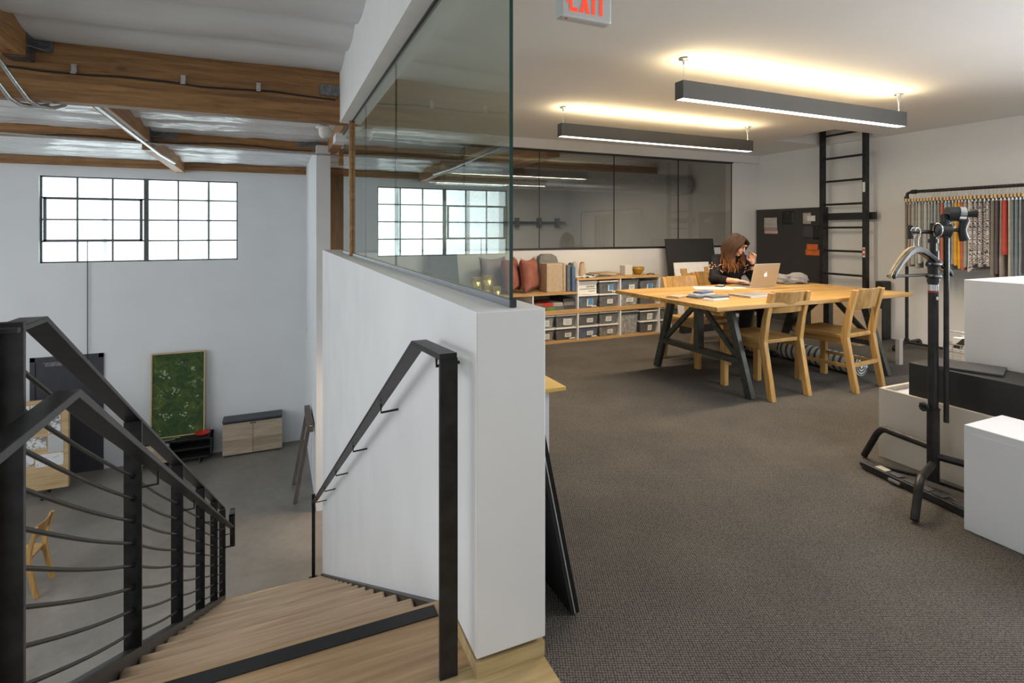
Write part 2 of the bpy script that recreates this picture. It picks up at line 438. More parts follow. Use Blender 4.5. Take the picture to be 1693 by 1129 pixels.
# window wall with opening
wx0, wx1, wz0, wz1 = -3.785, -.70, .735, 2.275
b = MB(); t0, t1 = YF, YF + .2
b.box(-9.5, wx0, t0, t1, LOW, 3.2); b.box(wx1, .62, t0, t1, LOW, 3.2)
b.box(wx0, wx1, t0, t1, LOW, wz0); b.box(wx0, wx1, t0, t1, wz1, 3.2)
struct('wall_window', b, M['wall'], 'tall white wall with the steel window')
b = MB(); b.box(.62, 1.7, YF, YF + .2, LOW, 3.2)
struct('wall_back', b, M['ply'], 'brown board wall beyond the white pier')
b = MB(); b.box(1.7, XR, YF, YF + .2, LOW, 3.2)
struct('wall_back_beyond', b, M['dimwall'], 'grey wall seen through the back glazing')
# return wall / column
b = MB(); b.prism([(.56, 8.72, 0), (.765, 8.72, 0), (.765, YF, 0), (.56, YF, 0)], (0, 0, 5.62)); b.v = [(x, y, z + LOW) for x, y, z in b.v]
struct('wall_pier', b, M['wall'], 'white pier beside the stair foot')
# left + rear enclosure (out of the picture, daylight openings)
b = MB()
b.box(-9.6, -9.4, -5.2, 0, LOW, 3.4); b.box(-9.6, -9.4, 9, YF + .2, LOW, 3.4); b.box(-9.6, -9.4, 0, 9, LOW, -1.0); b.box(-9.6, -9.4, 0, 9, 2.2, 3.4)
struct('wall_left', b, M['wall'], 'white hall wall with the loading window')
b = MB(); b.box(-9.5, XR + .1, -5.3, -5.1, LOW, 3.4)
struct('wall_front', b, M['wall'], 'white wall behind the viewer')
b = MB(); b.box(XR, XR + .15, -5.2, YB + .15, -.2, 3.2)
struct('wall_right', b, M['roomwall'], 'white wall carrying the ladder and the clothes rail')
b = MB(); b.box(XR, XR + .15, YB + .15, YF, LOW, 3.2)
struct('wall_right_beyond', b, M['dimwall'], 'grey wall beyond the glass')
# back low wall + header
b = MB(); b.box(.76, XR, YB, YB + .14, -.2, 1.06)
struct('wall_back_low', b, M['roomwall'], 'low white wall below the back glazing')
b = MB(); b.box(.77, XR, YB - .06, YB + .16, 2.335, 3.0); b.box(6.30, XR, YB, YB + .14, 1.06, 2.335)
struct('wall_back_header', b, M['ceil'], 'white header above the back glazing')
# half wall along the stair
b = MB()
poly = [(XW, 1.46, 1.065), (XW, 7.12, 1.065), (XW, 7.12, LOW), (XW, 6.9, LOW), (XW, 1.83, -.03), (XW, 1.79, .058), (XW, 1.46, .058)]
b.prism(poly, (.225, 0, 0))
struct('wall_stair', b, M['stairwall'], 'white half wall between stairs and room', bevel=.004)
b = MB(); b.box(XW + .002, .753, 1.462, 1.80, .0005, .044)
struct('trim_2', b, M['ash'], 'ash sill under the end of the half wall')
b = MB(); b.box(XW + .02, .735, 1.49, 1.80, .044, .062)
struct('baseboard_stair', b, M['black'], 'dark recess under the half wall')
# white beam over glass
b = MB(); b.prism([(.56, -5, 2.345), (.775, -5, 2.345), (.775, -5, 3.0), (.56, -5, 3.0)], (0, 10.42, 0))
struct('trim_soffit', b, M['soffit'], 'white boxed beam above the stair glazing')
# ceiling with hatch
hx0, hx1, hy0, hy1 = 5.80, 6.72, 4.08, 4.90
b = MB()
b.box(.775, XR, -5, hy0, CEIL, CEIL + .1); b.box(.775, XR, hy1, YB, CEIL, CEIL + .1)
b.box(.775, hx0, hy0, hy1, CEIL, CEIL + .1); b.box(hx1, XR, hy0, hy1, CEIL, CEIL + .1)
b.box(hx0 - .05, hx0, hy0, hy1, CEIL + .1, 3.1); b.box(hx1, hx1 + .05, hy0, hy1, CEIL + .1, 3.1)
b.box(hx0, hx1, hy0 - .05, hy0, CEIL + .1, 3.1); b.box(hx0, hx1, hy1, hy1 + .05, CEIL + .1, 3.1)
b.box(hx0 - .05, hx1 + .05, hy0 - .05, hy1 + .05, 3.1, 3.15)
struct('ceiling', b, M['ceil'], 'white room ceiling with a hatch')

# roof: sagging vinyl facing over joists
def roof(name, x0, x1, y0, y1, zf, nx, ny, label, cr=1.0):
    b = MB(); vs = []; fs = []
    for j in range(ny + 1):
        y = y0 + (y1 - y0) * j / ny
        for i in range(nx + 1):
            x = x0 + (x1 - x0) * i / nx
            s = abs(math.sin(PI * (y + .15 * mnoise.noise((x * .35, y * .2, 3))) / .62))
            z = zf(y) + .07 - .085 * s ** .6
            z += cr * (.022 * mnoise.noise((x * 2.3, y * 5, 1)) + .012 * mnoise.noise((x * 6, y * 11, 4)))
            vs.append((x, y, z))
    for j in range(ny):
        for i in range(nx):
            a = j * (nx + 1) + i
            fs.append((a, a + nx + 1, a + nx + 2, a + 1))
    b.add(vs, fs, True)
    return struct(name, b, M['vinyl'] if cr == 1 else M['vinylsoft'], label)
zr = lambda y: 2.80 - .032 * (y - 5.4)
roof('ceiling_hall', -9.4, .56, -5, 5.47, lambda y: 2.835 + .016 * (5.4 - y), 90, 170, 'sagging white vinyl roof facing near the stairs', .35)
roof('ceiling_far', -9.4, XR, 5.50, YF, zr, 130, 130, 'shiny white vinyl roof facing beyond the big beam')
b = MB(); b.box(-9.6, XR + .2, -5.3, YF + .3, 3.4, 3.5)
struct('ceiling_deck', b, M['dimwall'], 'roof deck above')

# beams -------------------------------------------------------------
def beam(name, x0, x1, y0, y1, z0, z1, m, label):
    b = MB(); b.box(x0, x1, y0, y1, z0, z1)
    o = obj(name, b, m, bevel=.004); return tag(o, label, 'beam')
g = thing('roof_girder', 'deep glued timber girder crossing the hall above the stairs', 'beam', (-4, 5.47, 2.35))
b = MB(); b.box(-9.4, .74, 5.40, 5.54, 2.345, 2.575); obj('lower_lamination', b, M['glulam'], g, bevel=.004)
b = MB(); b.box(-9.4, .56, 5.425, 5.54, 2.577, 2.86); obj('upper_lamination', b, M['glulam'], g, bevel=.004)
b = MB(); b.tube([(-3.4 + i * .28, 5.392, 2.585 + .012 * math.sin(i * 1.7) - .001 * i) for i in range(15)], .008, 6); obj('cable', b, M['black'], g)
for x in (-1.50, -.74, -.15):
    b = MB(); b.box(x - .018, x + .018, 5.388, 5.402, 2.57, 2.65); b.box(x - .018, x + .018, 5.37, 5.40, 2.57, 2.585)
    obj('cable_clip', b, M['galv'], g)
b = MB(); b.box(.38, .56, 5.40, 5.425, 2.60, 2.70); b.cyl((.43, 5.40, 2.65), (.43, 5.385, 2.65), .014); b.cyl((.5, 5.40, 2.65), (.5, 5.385, 2.65), .014)
obj('end_plate', b, M['hanger'], g)
# purlin toward viewer with steel strap hanger, left edge of frame
def purlin(name, x, y0, y1, z0, z1, dz, label, hangers):
    r = thing(name, label, 'beam', (x, y0, z0))
    b = MB(); w = .07
    b.hexa([(x - w, y0, z0), (x + w, y0, z0), (x + w, y1, z0 + dz), (x - w, y1, z0 + dz)], [(x - w, y0, z1), (x + w, y0, z1), (x + w, y1, z1 + dz), (x - w, y1, z1 + dz)])
    obj('timber', b, M['purlin'], r, bevel=.004)
    for (yh, s) in hangers:
        t = (yh - y0) / (y1 - y0); zz = z0 + dz * t
        b = MB()
        b.box(x - w - .004, x - w, yh - .16 * (s > 0), yh + .16 * (s < 0), zz + .0, zz + .2)
        b.box(x + w, x + w + .004, yh - .16 * (s > 0), yh + .16 * (s < 0), zz + .0, zz + .2)
        b.box(x - w, x + w, yh - .16 * (s > 0), yh + .16 * (s < 0), zz - .005, zz)
        b.box(x + w, x + w + .12, yh - .006, yh + .004, zz + .09, zz + .2); b.box(x - w - .12, x - w, yh - .006, yh + .004, zz + .09, zz + .2)
        b.hexa([(x + w, yh - .15 * s, zz + .085), (x + w + .003, yh - .15 * s, zz + .085), (x + w + .12, yh - .002, zz + .085), (x + w, yh, zz + .085)],
               [(x + w, yh - .15 * s, zz + .095), (x + w + .003, yh - .15 * s, zz + .095), (x + w + .12, yh - .002, zz + .095), (x + w, yh, zz + .095)])
        b.cyl((x + w + .075, yh - .006, zz + .145), (x + w + .075, yh - .02, zz + .145), .018, 8)
        obj('strap_hanger', b, M['hanger'], r)
    return r
purlin('roof_purlin', -1.83, -5, 5.42, 2.95, 3.2, -.31, 'timber purlin joining the near side of the big girder at top left', [(5.42, 1)])
purlin('roof_purlin', -1.66, 5.55, 8.86, 2.60, 2.83, -.08, 'timber purlin running away from the big girder above the window', [(8.86, 1)])
purlin('roof_purlin', -1.66, 9.0, YF - .05, 2.45, 2.68, -.05, 'short timber purlin end meeting the window wall', [(9.0, -1)])
purlin('roof_purlin', .80, 5.6, 8.86, 2.56, 2.74, -.04, 'timber purlin end above the white pier by the wooden post', [])
s2 = thing('cross_beam', 'slim timber cross beam with steel plates resting above the white pier', 'beam', (-3, 8.94, 2.52))
b = MB(); b.box(-9.4, .85, 8.88, 8.99, 2.53, 2.79); obj('timber', b, M['glulam'], s2, bevel=.004)
for x in (-1.45, .45):
    b = MB(); b.box(x - .16, x + .16, 8.872, 8.88, 2.60, 2.73)
    for q in (-.08, .06): b.cyl((x + q, 8.872, 2.665), (x + q, 8.86, 2.665), .02, 8)
    obj('bolt_plate', b, M['hanger'], s2)
b = MB(); b.tube([(-4.5 + .25 * i, 8.868, 2.56 + .02 * math.sin(i * .9)) for i in range(21)], .008, 6); obj('cable', b, M['black'], s2)
beam('ledger_beam', -9.4, XR, YF - .09, YF - .002, 2.46, 2.60, M['glulam'], 'timber ledger along the top of the window wall')
beam('rafter_beam', 3.3, 3.5, YB + .3, YF - .1, 2.30, 2.55, M['purlin'], 'timber rafter seen through the back glazing')
beam('joist_beam', .86, XR - .02, 8.4, 8.54, 2.30, 2.54, M['glulam'], 'brown cross timber seen through the back glazing')

# conduits
cA = thing('conduit_pair', 'two bent steel conduits passing under the girder at far left', 'pipe', (-2, 5.2, 2.3))
for k, dx in enumerate((0, .11)):
    b = MB(); x = -1.99 + dx
    b.tube([(x - .12, 3.6, 2.73), (x - .1, 4.6, 2.72), (x - .08, 5.0, 2.70), (x - .06, 5.16, 2.67), (x + .04, 5.30, 2.45), (x + .10, 5.36, 2.33), (x + .14, 5.42, 2.30), (x + .20, 5.55, 2.31), (x + .22, 5.7, 2.36), (x + .23, 6.1, 2.6)], .017, 10)
    obj('conduit', b, M['galv'], cA)
b = MB(); b.tube([(-1.56, 5.6, 2.50), (-1.56, 9.2, 2.42), (-1.55, 10.4, 2.43)], .02, 8)
tag(obj('conduit', b, M['galv']), 'straight steel conduit running along the purlin above the window', 'pipe')
b = MB(); b.tube([(-5, 8.62, 2.56), (-2.5, 8.62, 2.50), (.1, 8.62, 2.47), (.95, 8.62, 2.46)], .014, 8)
tag(obj('conduit', b, M['galv']), 'thin steel conduit running level in front of the far cross beam', 'pipe')
# white bell camera by the post
d = thing('dome_camera', 'white bell shaped dome hanging beside the wooden post', 'camera', (.5, 5.58, 2.2))
b = MB(); b.lathe([(.075, 0.0), (.08, .012), (.055, .02), (.05, .03)], (.44, 5.75, 2.345)); obj('bracket', b, M['whiteplast'], d)
b = MB(); b.ball((.44, 5.75, 2.315), (.052, .052, .075)); obj('dome', b, M['whiteplast'], d)
b = MB(); b.cyl((.44, 5.75, 2.37), (.44, 5.75, 2.76), .008); obj('stem', b, M['galv'], d)
b = MB(); b.box(.60, .80, 6.22, 6.5, 2.30, 2.39)
struct('trim_1', b, M['wall'], 'white painted block at the end of the glazing')

# window frame
w = thing('window_1', 'steel framed window of frosted panes high on the white wall', 'window', ((wx0 + wx1) / 2, YF + .1, wz0)); w['kind'] = 'structure'
b = MB(); y0, y1 = YF + .06, YF + .10; cm = -2.222
b.box(wx0, wx1, y0, y1, wz0, wz0 + .025); b.box(wx0, wx1, y0, y1, wz1 - .025, wz1)
b.box(wx0, wx0 + .025, y0, y1, wz0, wz1); b.box(wx1 - .025, wx1, y0, y1, wz0, wz1); b.box(cm - .035, cm + .035, y0 - .03, y1, wz0, wz1)
def bars(xs, zs, xa, xb, za, zb, t):
    for x in xs: b.box(x - t, x + t, y0 + .005, y1 - .005, za, zb)
    for z in zs: b.box(xa, xb, y0 + .004, y1 - .004, z - t, z + t)
hh = (wz1 - wz0) / 4
rows = [wz0 + hh * k for k in (1, 2, 3)]
lx = [wx0 + (cm - wx0) * k / 3 for k in (1, 2)]; rx = [cm + (wx1 - cm) * k / 3 for k in (1, 2)]
bars(lx, rows, wx0, cm, wz0, wz1, .012); bars(rx, rows, cm, wx1, wz0, wz1, .012)
obj('window_frame', b, M['winsteel'], w)
b = MB(); sx0, sx1, sz0, sz1 = wx0 + .05, cm - .06, rows[0] - .01, rows[2] + .01
for (xa, xb, za, zb) in ((sx0, sx0 + .04, sz0, sz1), (sx1 - .04, sx1, sz0, sz1), (sx0, sx1, sz0, sz0 + .04), (sx0, sx1, sz1 - .04, sz1)):
    b.box(xa, xb, y0 - .03, y0 + .01, za, zb)
obj('vent_sash', b, M['winsteel'], w)
b = MB(); b.box(wx0, wx1, y0 + .018, y0 + .022, wz0, wz1); obj('panes', b, M['pane'], w)
b = MB(); b.tube([(-3.09, YF - .03, rows[0]), (-3.09, YF - .03, -1.2)], .007, 6); obj('pull_cord', b, M['black'], w)
for k, x in enumerate((-3.02, -1.27)):
    b = MB(); b.cyl((x, YF + .75, -2.9), (x, YF + .75, 3.4), .06, 12)
    tag(obj('downpipe', b, M['galv']), ('grey pipe outside the left window sash' if k == 0 else 'grey pipe outside the right window sash'), 'pipe')

# ------------------------------------------------------------------ glazing
gl = glass('clear pane glass', (.80, .86, .835), 1.62, 1.25)
gb = glass('back pane glass', (.74, .72, .68), 1.5, 1.2)
gs = thing('stair_glazing', 'frameless clear glass screen standing on the half wall', 'glass screen', (XG, 3.6, 1.065))
b = MB(); b.box(XG - .009, XG + .009, 1.505, 6.0, 1.066, 1.089); obj('bottom_channel', b, M['channel'], gs)
b = MB(); b.box(XG - .012, XG + .012, -4.5, 6.0, 2.333, 2.344); obj('top_channel', b, M['black'], gs)
b = MB(); b.box(XG - .010, XG + .010, 1.497, 1.506, 1.066, 1.091); obj('channel_end_cap', b, M['black'], gs)
joints = [1.512, 3.25, 4.45, 5.24, 5.98]
for i in range(4):
    a, c = joints[i] + .003, joints[i + 1] - .003
    b = MB(); b.box(XG - .006, XG + .006, a, c, 1.0895, 2.334)
    b.m = [0, 0, 1, 0, 0, 0]
    obj('pane', b, [gl, M['greenglass']], gs)
b = MB(); b.box(XG - .032, XG + .018, 5.247, 5.295, 1.066, 2.344); obj('wooden_post', b, M['purlin'], gs)
bs = thing('back_glazing', 'row of dark reflecting glass panes along the back wall', 'glass screen', (3.4, YB + .05, 1.06))
xe = 6.30
b = MB(); b.box(.70, xe, YB - .012, YB + .06, 1.062, 1.085); obj('bottom_channel', b, M['black'], bs)
b = MB(); b.box(.70, xe, YB - .012, YB + .06, 2.318, 2.335); obj('top_channel', b, M['black'], bs)
js = [.72, 2.05, 3.05, 4.18, 5.28, xe]
for i in range(5):
    b = MB(); b.box(js[i] + .003, js[i + 1] - .003, YB + .018, YB + .03, 1.085, 2.318); obj('pane', b, gb, bs)
for x in js[1:]:
    b = MB(); b.box(x - .004, x + .004, YB + .016, YB + .032, 1.085, 2.318); obj('seam', b, M['black'], bs)
# things beyond the glass
b = MB(); b.cyl((2.2, 7.5, 2.12), (6.7, 7.5, 2.12), .17, 24)
tag(obj('air_duct', b, M['galv']), 'round metal air duct seen through the back glazing', 'duct')
pr = thing('pipe_rail', 'black pipe rail on brackets seen through the back glazing', 'rail', (5.6, YF - .1, 1.4))
b = MB(); b.cyl((3.6, YF - .12, 1.50), (6.6, YF - .12, 1.50), .035, 10); obj('pipe', b, M['black'], pr)
for x in (5.3, 5.9, 6.4):
    b = MB(); b.box(x - .03, x + .03, YF - .17, YF - .001, 1.38, 1.62); obj('bracket', b, M['charcoal'], pr)

# ------------------------------------------------------------------ stairs
st = thing('staircase', 'straight oak stair descending to the hall beside the white half wall', 'stairs', (0, 4.4, LOW))
for k in range(1, 17):
    b = MB(); z = -k * .1765; ya = 1.83 + (k - 1) * .31 - .03; yb = 1.83 + k * .31
    b.box(-.535, .50, ya, yb, z - .045, z)
    obj('tread', b, M['oak'], st, bevel=.009)
    b = MB(); b.box(-.53, .495, yb - .012, yb - .002, z - .1765, z - .046)
    obj('riser', b, M['oak'], st)
b = MB(); b.box(-.53, .495, 1.815, 1.826, -.1765, -.061); obj('riser', b, M['oak'], st)
b = MB(); b.box(-.6, .50, 1.755, 1.81, .0005, .004); obj('grip_strip', b, M['black'], st)
def slz(y): return -SLOPE * (y - 1.83)
b = MB(); b.prism([(-.60, 1.55, -.02), (-.60, 1.83, .035), (-.60, 7.0, slz(7.0) + .035), (-.60, 7.0, LOW), (-.60, 6.65, LOW), (-.60, 1.83, -.30), (-.60, 1.55, -.3)], (.062, 0, 0))
obj('left_stringer', b, M['steel'], st)
b = MB(); b.prism([(.503, 1.83, -.005), (.503, 7.0, slz(7.0) + .01), (.503, 7.0, LOW), (.503, 6.65, LOW), (.503, 1.83, -.33)], (.027, 0, 0))
obj('right_stringer', b, M['steel'], st)

# left balustrade
bl = thing('stair_railing', 'black steel stair railing with flat posts and thin rods, left', 'railing', (-.57, 4.3, LOW))
XL = -.57
PY = [1.60, 2.79, 3.92, 5.03, 6.08, 6.98]
def railz(y): return 1.066 - SLOPE * (y - 1.77)
for i, y in enumerate(PY):
    b = MB(); top = 1.09 if i == 0 else railz(y) - .01
    zb = slz(max(y, 1.83)) + .03
    b.box(XL - .033, XL + .033, y - .008, y + .008, zb, top)
    obj('post', b, M['steel'], bl, bevel=.002)
b = MB()
b.prism([(XL - .03, 1.57, 1.08), (XL - .03, 1.75, 1.08), (XL - .03, 6.99, railz(6.99) + .012), (XL - .03, 6.99, railz(6.99) - .004), (XL - .03, 1.743, 1.066), (XL - .03, 1.57, 1.066)], (.06, 0, 0))
obj('top_rail', b, M['steel'], bl, bevel=.002)
NR = 9
for k in range(NR):
    off = .105 + .0965 * k
    for i in range(5):
        b = MB(); ya, yb = PY[i], PY[i + 1]; pts = []
        for q in range(9):
            t = q / 8; y = ya + (yb - ya) * t
            pts.append((XL, y, slz(y) + off - .012 * math.sin(PI * t)))
        b.tube(pts, .0062, 7, False)
        for yy, s in ((ya, 1), (yb, -1)):
            b.cyl((XL, yy + s * .0, slz(yy) + off), (XL, yy + s * .035, slz(yy + s * .035) + off), .012, 8, .008)
        obj('rod', b, M['steelrod'], bl)
# landing guard that starts beside it, runs toward the viewer
lg = thing('landing_railing', 'near end of the landing guard with a wide flat steel post, far left', 'railing', (-.61, 1.2, 0))
b = MB(); b.box(-.69, -.578, 1.55, 1.562, -.15, 1.062); obj('post', b, M['steel'], lg, bevel=.002)
b = MB(); b.box(-.70, -.578, -.6, 1.562, 1.062, 1.075); obj('top_rail', b, M['steel'], lg, bevel=.002)
for k in range(9):
    z = .12 + .1 * k
    b = MB(); b.tube([(-.625, -.6, z), (-.625, 1.55, z)], .0062, 7, False); b.cyl((-.625, 1.55, z), (-.625, 1.515, z), .013, 8, .009); obj('rod', b, M['steelrod'], lg)
# inner handrail left
hr = thing('handrail', 'flat black handrail bracketed inside the left stair railing', 'handrail', (-.47, 4, LOW))
XH = -.475
def hz(y): return .905 - SLOPE * (y - 1.665)
b = MB(); W2 = .026
b.prism([(XH - W2, .75, .905), (XH - W2, 1.665, .905), (XH - W2, 6.95, hz(6.95)), (XH - W2, 6.95, hz(6.95) - .018), (XH - W2, 1.655, .885), (XH - W2, .75, .885)], (2 * W2, 0, 0))
obj('rail', b, M['steel'], hr, bevel=.002)
b = MB(); b.box(XH - W2, XH + W2, 6.95, 6.965, hz(6.95) - .02, hz(6.95) + .13); b.box(XH - W2, XH + W2, 7.1, 7.115, hz(6.95) - .30, hz(6.95) + .13)
b.box(XH - W2, XH + W2, 6.95, 7.115, hz(6.95) + .118, hz(6.95) + .13); b.box(XL, XH + W2, 7.1, 7.112, hz(6.95) - .315, hz(6.95) - .30)
obj('end_return', b, M['steel'], hr)
for y in PY[1:]:
    b = MB(); z = hz(y) - .02
    b.tube([(XH, y - .02, z), (XH, y - .02, z - .05), (XL + .033, y - .002, z - .06)], .006, 6); obj('bracket', b, M['steelrod'], hr)
# right handrail
h2 = thing('handrail', 'flat black handrail with a tall floor post on the half wall side', 'handrail', (.45, 4, LOW))
def hx(y): return .457 - .0068 * (y - 1.5)
def hz2(y): return .915 - SLOPE * (y - 1.83)
b = MB(); b.box(.432, .486, 1.497, 1.512, .0, .93); obj('floor_post', b, M['steel'], h2, bevel=.002)
b = MB(); W2 = .026
def sec(y, z, dz=0): return [(hx(y) - W2, y, z - .018), (hx(y) + W2, y, z - .018), (hx(y) + W2, y, z), (hx(y) - W2, y, z)]
def loft(b, secs):
    vs = [p for s in secs for p in s]; n = len(secs); fs = [(0, 1, 2, 3), tuple((n - 1) * 4 + k for k in (3, 2, 1, 0))]
    for i in range(n - 1):
        for k in range(4):
            k2 = (k + 1) % 4
            fs.append((i * 4 + k, (i + 1) * 4 + k, (i + 1) * 4 + k2, i * 4 + k2))
    b.add(vs, fs)
loft(b, [sec(1.497, .945), sec(1.84, .92), sec(7.05, hz2(7.05))])
obj('rail', b, M['steel'], h2)
b = MB(); b.box(hx(7.05) - .02, hx(7.05) + .02, 7.05, 7.06, LOW, hz2(7.05) + .1); b.box(hx(7.05) - .05, hx(7.05) + .05, 7.0, 7.1, LOW, LOW + .008); obj('lower_post', b, M['steel'], h2)
for y in (1.62, 2.55, 3.5, 4.5, 5.5, 6.5):
    b = MB(); z = hz2(y) - .018 if y > 1.8 else .92
    b.tube([(hx(y), y, z), (hx(y), y, z - .04), (XW + .002, y + .0, z - .035)], .0055, 6); obj('bracket', b, M['steelrod'], h2)

# ------------------------------------------------------------------ lower hall things
# door
d = thing('door_1', 'dark slate steel door in the white hall wall behind the board', 'door', (-3.38, YF, LOW)); d['kind'] = 'structure'
b = MB()
for (xa, xb, za, zb) in ((-3.90, -3.83, LOW, -.90), (-2.93, -2.86, LOW, -.90), (-3.90, -2.86, -.97, -.90)): b.box(xa, xb, YF - .03, YF - .001, za, zb)
obj('door_frame', b, M['doorpaint'], d)
b = MB(); b.box(-3.83, -2.93, YF - .015, YF - .001, LOW, -.97); obj('door_leaf', b, M['doorpaint'], d)
b = MB(); b.box(-3.68, -3.38, YF - .06, YF - .015, -1.06, -.99); b.bar((-3.45, YF - .05, -.98), (-3.7, YF - .12, -.98), .02, .012); obj('door_closer', b, M['hanger'], d)
# pull switch on wall corner
b = MB(); b.box(.50, .56, YF - .5, YF - .42, -.75, -.62)
b.v = [(x + .03 if x < .53 else x, y, z) for x, y, z in b.v]
tag(obj('wall_switch', b, M['whiteplast']), 'small white switch box on the white pier near the far corner', 'switch')
# rolling board
rb = thing('rolling_board', 'plywood rolling pin-up board covered with drawings near the door', 'board', (-3.8, 10.97, LOW))
b = MB(); b.box(-4.75, -3.12, 10.95, 11.03, -2.88, -1.44); obj('panel', b, M['blond'], rb, bevel=.003)
for x in (-4.5, -3.42):
    b = MB(); b.box(x - .04, x + .04, 10.80, 11.18, -2.895, -2.88); obj('foot', b, M['steel'], rb)
    for y in (10.84, 11.14):
        b = MB(); b.cyl((x - .012, y, LOW + .04), (x + .012, y, LOW + .04), .04, 12); b.box(x - .02, x + .02, y - .012, y + .012, LOW + .05, -2.895); obj('caster', b, M['black'], rb)
sh = [(-3.60, -3.40, -1.84, -1.50, 'sheet1', 'tall drawing sheet at the top of the rolling board'), (-3.38, -3.22, -1.98, -1.62, 'sheet2', 'dark printed sheet at the top right of the rolling board'),
      (-3.90, -3.62, -1.98, -1.50, 'sheet3', 'large sketch sheet on the upper left of the rolling board'),
      (-3.72, -3.40, -2.20, -2.02, 'sheet2', 'wide photo sheet in the middle of the rolling board'), (-3.38, -3.18, -2.28, -2.0, 'mauve', 'plain grey sheet at the right of the rolling board'),
      (-3.80, -3.56, -2.46, -2.24, 'sheet1', 'small photo sheet low on the rolling board'), (-3.54, -3.18, -2.50, -2.30, 'sheet3', 'sketch sheet at the lower right of the rolling board'), (-4.3, -3.93, -2.4, -1.6, 'sheet1', 'sheet at the left end of the rolling board')]
for (xa, xb, za, zb, mm, lb) in sh:
    b = MB(); b.box(xa, xb, 10.944, 10.949, za, zb); tag(obj('drawing_sheet', b, M[mm] if mm != 'mauve' else M['lightgrey']), lb, 'paper', 'sheets on the rolling board')
# console + painting + bowl + sprig
c = thing('media_console', 'low black media console under the green painting', 'console', (-1.78, 11.62, LOW))
b = MB(); x0, x1, y0, y1 = -2.47, -1.11, 11.42, 11.80; z0, z1 = -2.90, -2.53
b.box(x0, x1, y0, y1, z1 - .025, z1); b.box(x0, x1, y0, y1, z0, z0 + .025); b.box(x0, x0 + .025, y0, y1, z0, z1); b.box(x1 - .025, x1, y0, y1, z0, z1)
b.box(x0, x1, y1 - .015, y1, z0, z1); b.box(-1.79, -1.77, y0, y1, z0, z1); obj('body', b, M['black'], c)
b = MB(); b.box(-1.77, x1 - .025, y0 + .02, y1 - .02, -2.73, -2.712); obj('shelf', b, M['black'], c)
b = MB(); b.box(x0 + .02, -1.79, y0 - .018, y0 - .001, z0 + .01, z1 - .03); obj('door', b, M['paledoor'], c)
for xx in (x0 + .02, -1.84, -1.30):
    b = MB(); r_ = .009
    b.tube([(xx, y0 - .03, LOW + .008), (xx, y0 - .03, -2.9 if xx > -2 else -2.56), (xx, y0 + .0, -2.9 if xx > -2 else -2.54)], r_, 6); b.tube([(xx, y0 - .03, LOW + .009), (xx, y1 - .04, LOW + .009), (xx, y1 - .04, -2.9)], r_, 6)
    obj('leg', b, M['black'], c)
pt = thing('painting', 'tall green leafy painting in thin wooden frame standing on the console', 'painting', (-1.68, 11.7, -2.53))
tl = math.atan2(.10, 1.54)
b = MB(); b.X = Matrix.Translation((-1.685, 11.66, -2.528)) @ Matrix.Rotation(-tl, 4, 'X')
b.box(-.415, .415, -.006, .0, .01, 1.53); b.sm = False
cv = b; obj('canvas', cv, M['canvas'], pt)
b = MB(); b.X = cv.X
for (xa, xb, za, zb) in ((-.435, -.415, 0, 1.55), (.415, .435, 0, 1.55), (-.415, .415, 0, .016), (-.415, .415, 1.53, 1.55)): b.box(xa, xb, -.016, .03, za, zb)
obj('frame', b, M['blond'], pt)
rng = random.Random(3)
b = MB(); b.X = cv.X
for (px, pz, n, sp) in ((-.22, 1.18, 16, .075), (-.06, .83, 17, .075), (.24, 1.22, 11, .06), (-.20, .40, 10, .07), (.10, .36, 9, .06), (.30, .69, 4, .04), (.24, .14, 5, .05), (-.32, .1, 5, .05), (.11, .56, 5, .05)):
    for _ in range(n):
        x = px + rng.gauss(0, sp * .55); z = pz + rng.gauss(0, sp * .55); r_ = rng.uniform(.004, .015); a0 = rng.uniform(0, 6)
        if abs(x) > .39: continue
        b.add([(x + r_ * math.cos(a0 + t * PI / 3) * (1 + .4 * (t % 2)), -.0075, z + r_ * math.sin(a0 + t * PI / 3) * (1 + .4 * (t % 2))) for t in range(6)], [(0, 1, 2, 3, 4, 5)])
obj('blossoms', b, M['blossom'], pt)
b = MB(); b.lathe([(.03, 0), (.07, .012), (.125, .05), (.13, .056), (.118, .05), (.06, .02), (.02, .014)], (-1.27, 11.53, -2.528)); tag(obj('bowl', b, M['red']), 'shallow red bowl on the right end of the black console', 'bowl')
b = MB(); b.tube([(-1.98, 11.50, -2.515), (-1.8, 11.49, -2.50), (-1.66, 11.52, -2.51)], .006, 5)
for i in range(9):
    b.ball((-1.72 + .025 * (i % 4), 11.49 + .02 * (i % 3), -2.50), (.022, .012, .007))
b.mi = 1; b.tube([(-2.0, 11.45, -2.518), (-1.7, 11.46, -2.512)], .005, 5)
tag(obj('leafy_sprig', b, [M['leaf'], M['galv']]), 'green leafy sprig lying on the black console', 'plant')
# sideboard
c = thing('sideboard', 'pale wood two-door sideboard with a dark top beside the painting', 'cabinet', (-.415, 11.64, LOW))
x0, x1, y0, y1 = -.94, .105, 11.47, 11.815
b = MB(); b.box(x0, x1, y0, y1, -2.345, -2.315); obj('top', b, M['charcoal'], c, bevel=.003)
b = MB(); b.box(x0 + .01, x1 - .01, y0 + .03, y1, -2.97, -2.346); obj('body', b, M['black'], c)
b = MB(); b.box(x0 + .02, x1 - .02, y0 + .05, y1 - .02, LOW, -2.971); obj('plinth', b, M['black'], c)
for k in (0, 1):
    xa = x0 + .004 + k * .523
    b = MB(); b.box(xa, xa + .516, y0 + .006, y0 + .029, -2.965, -2.375); dd = obj('door', b, M['paledoor'], c, bevel=.002)
    b = MB(); xx = xa + (.49 if k == 0 else .03); b.box(xx - .02, xx + .02, y0 - .002, y0 + .0055, -2.405, -2.385); obj('handle', b, M['black'], dd)
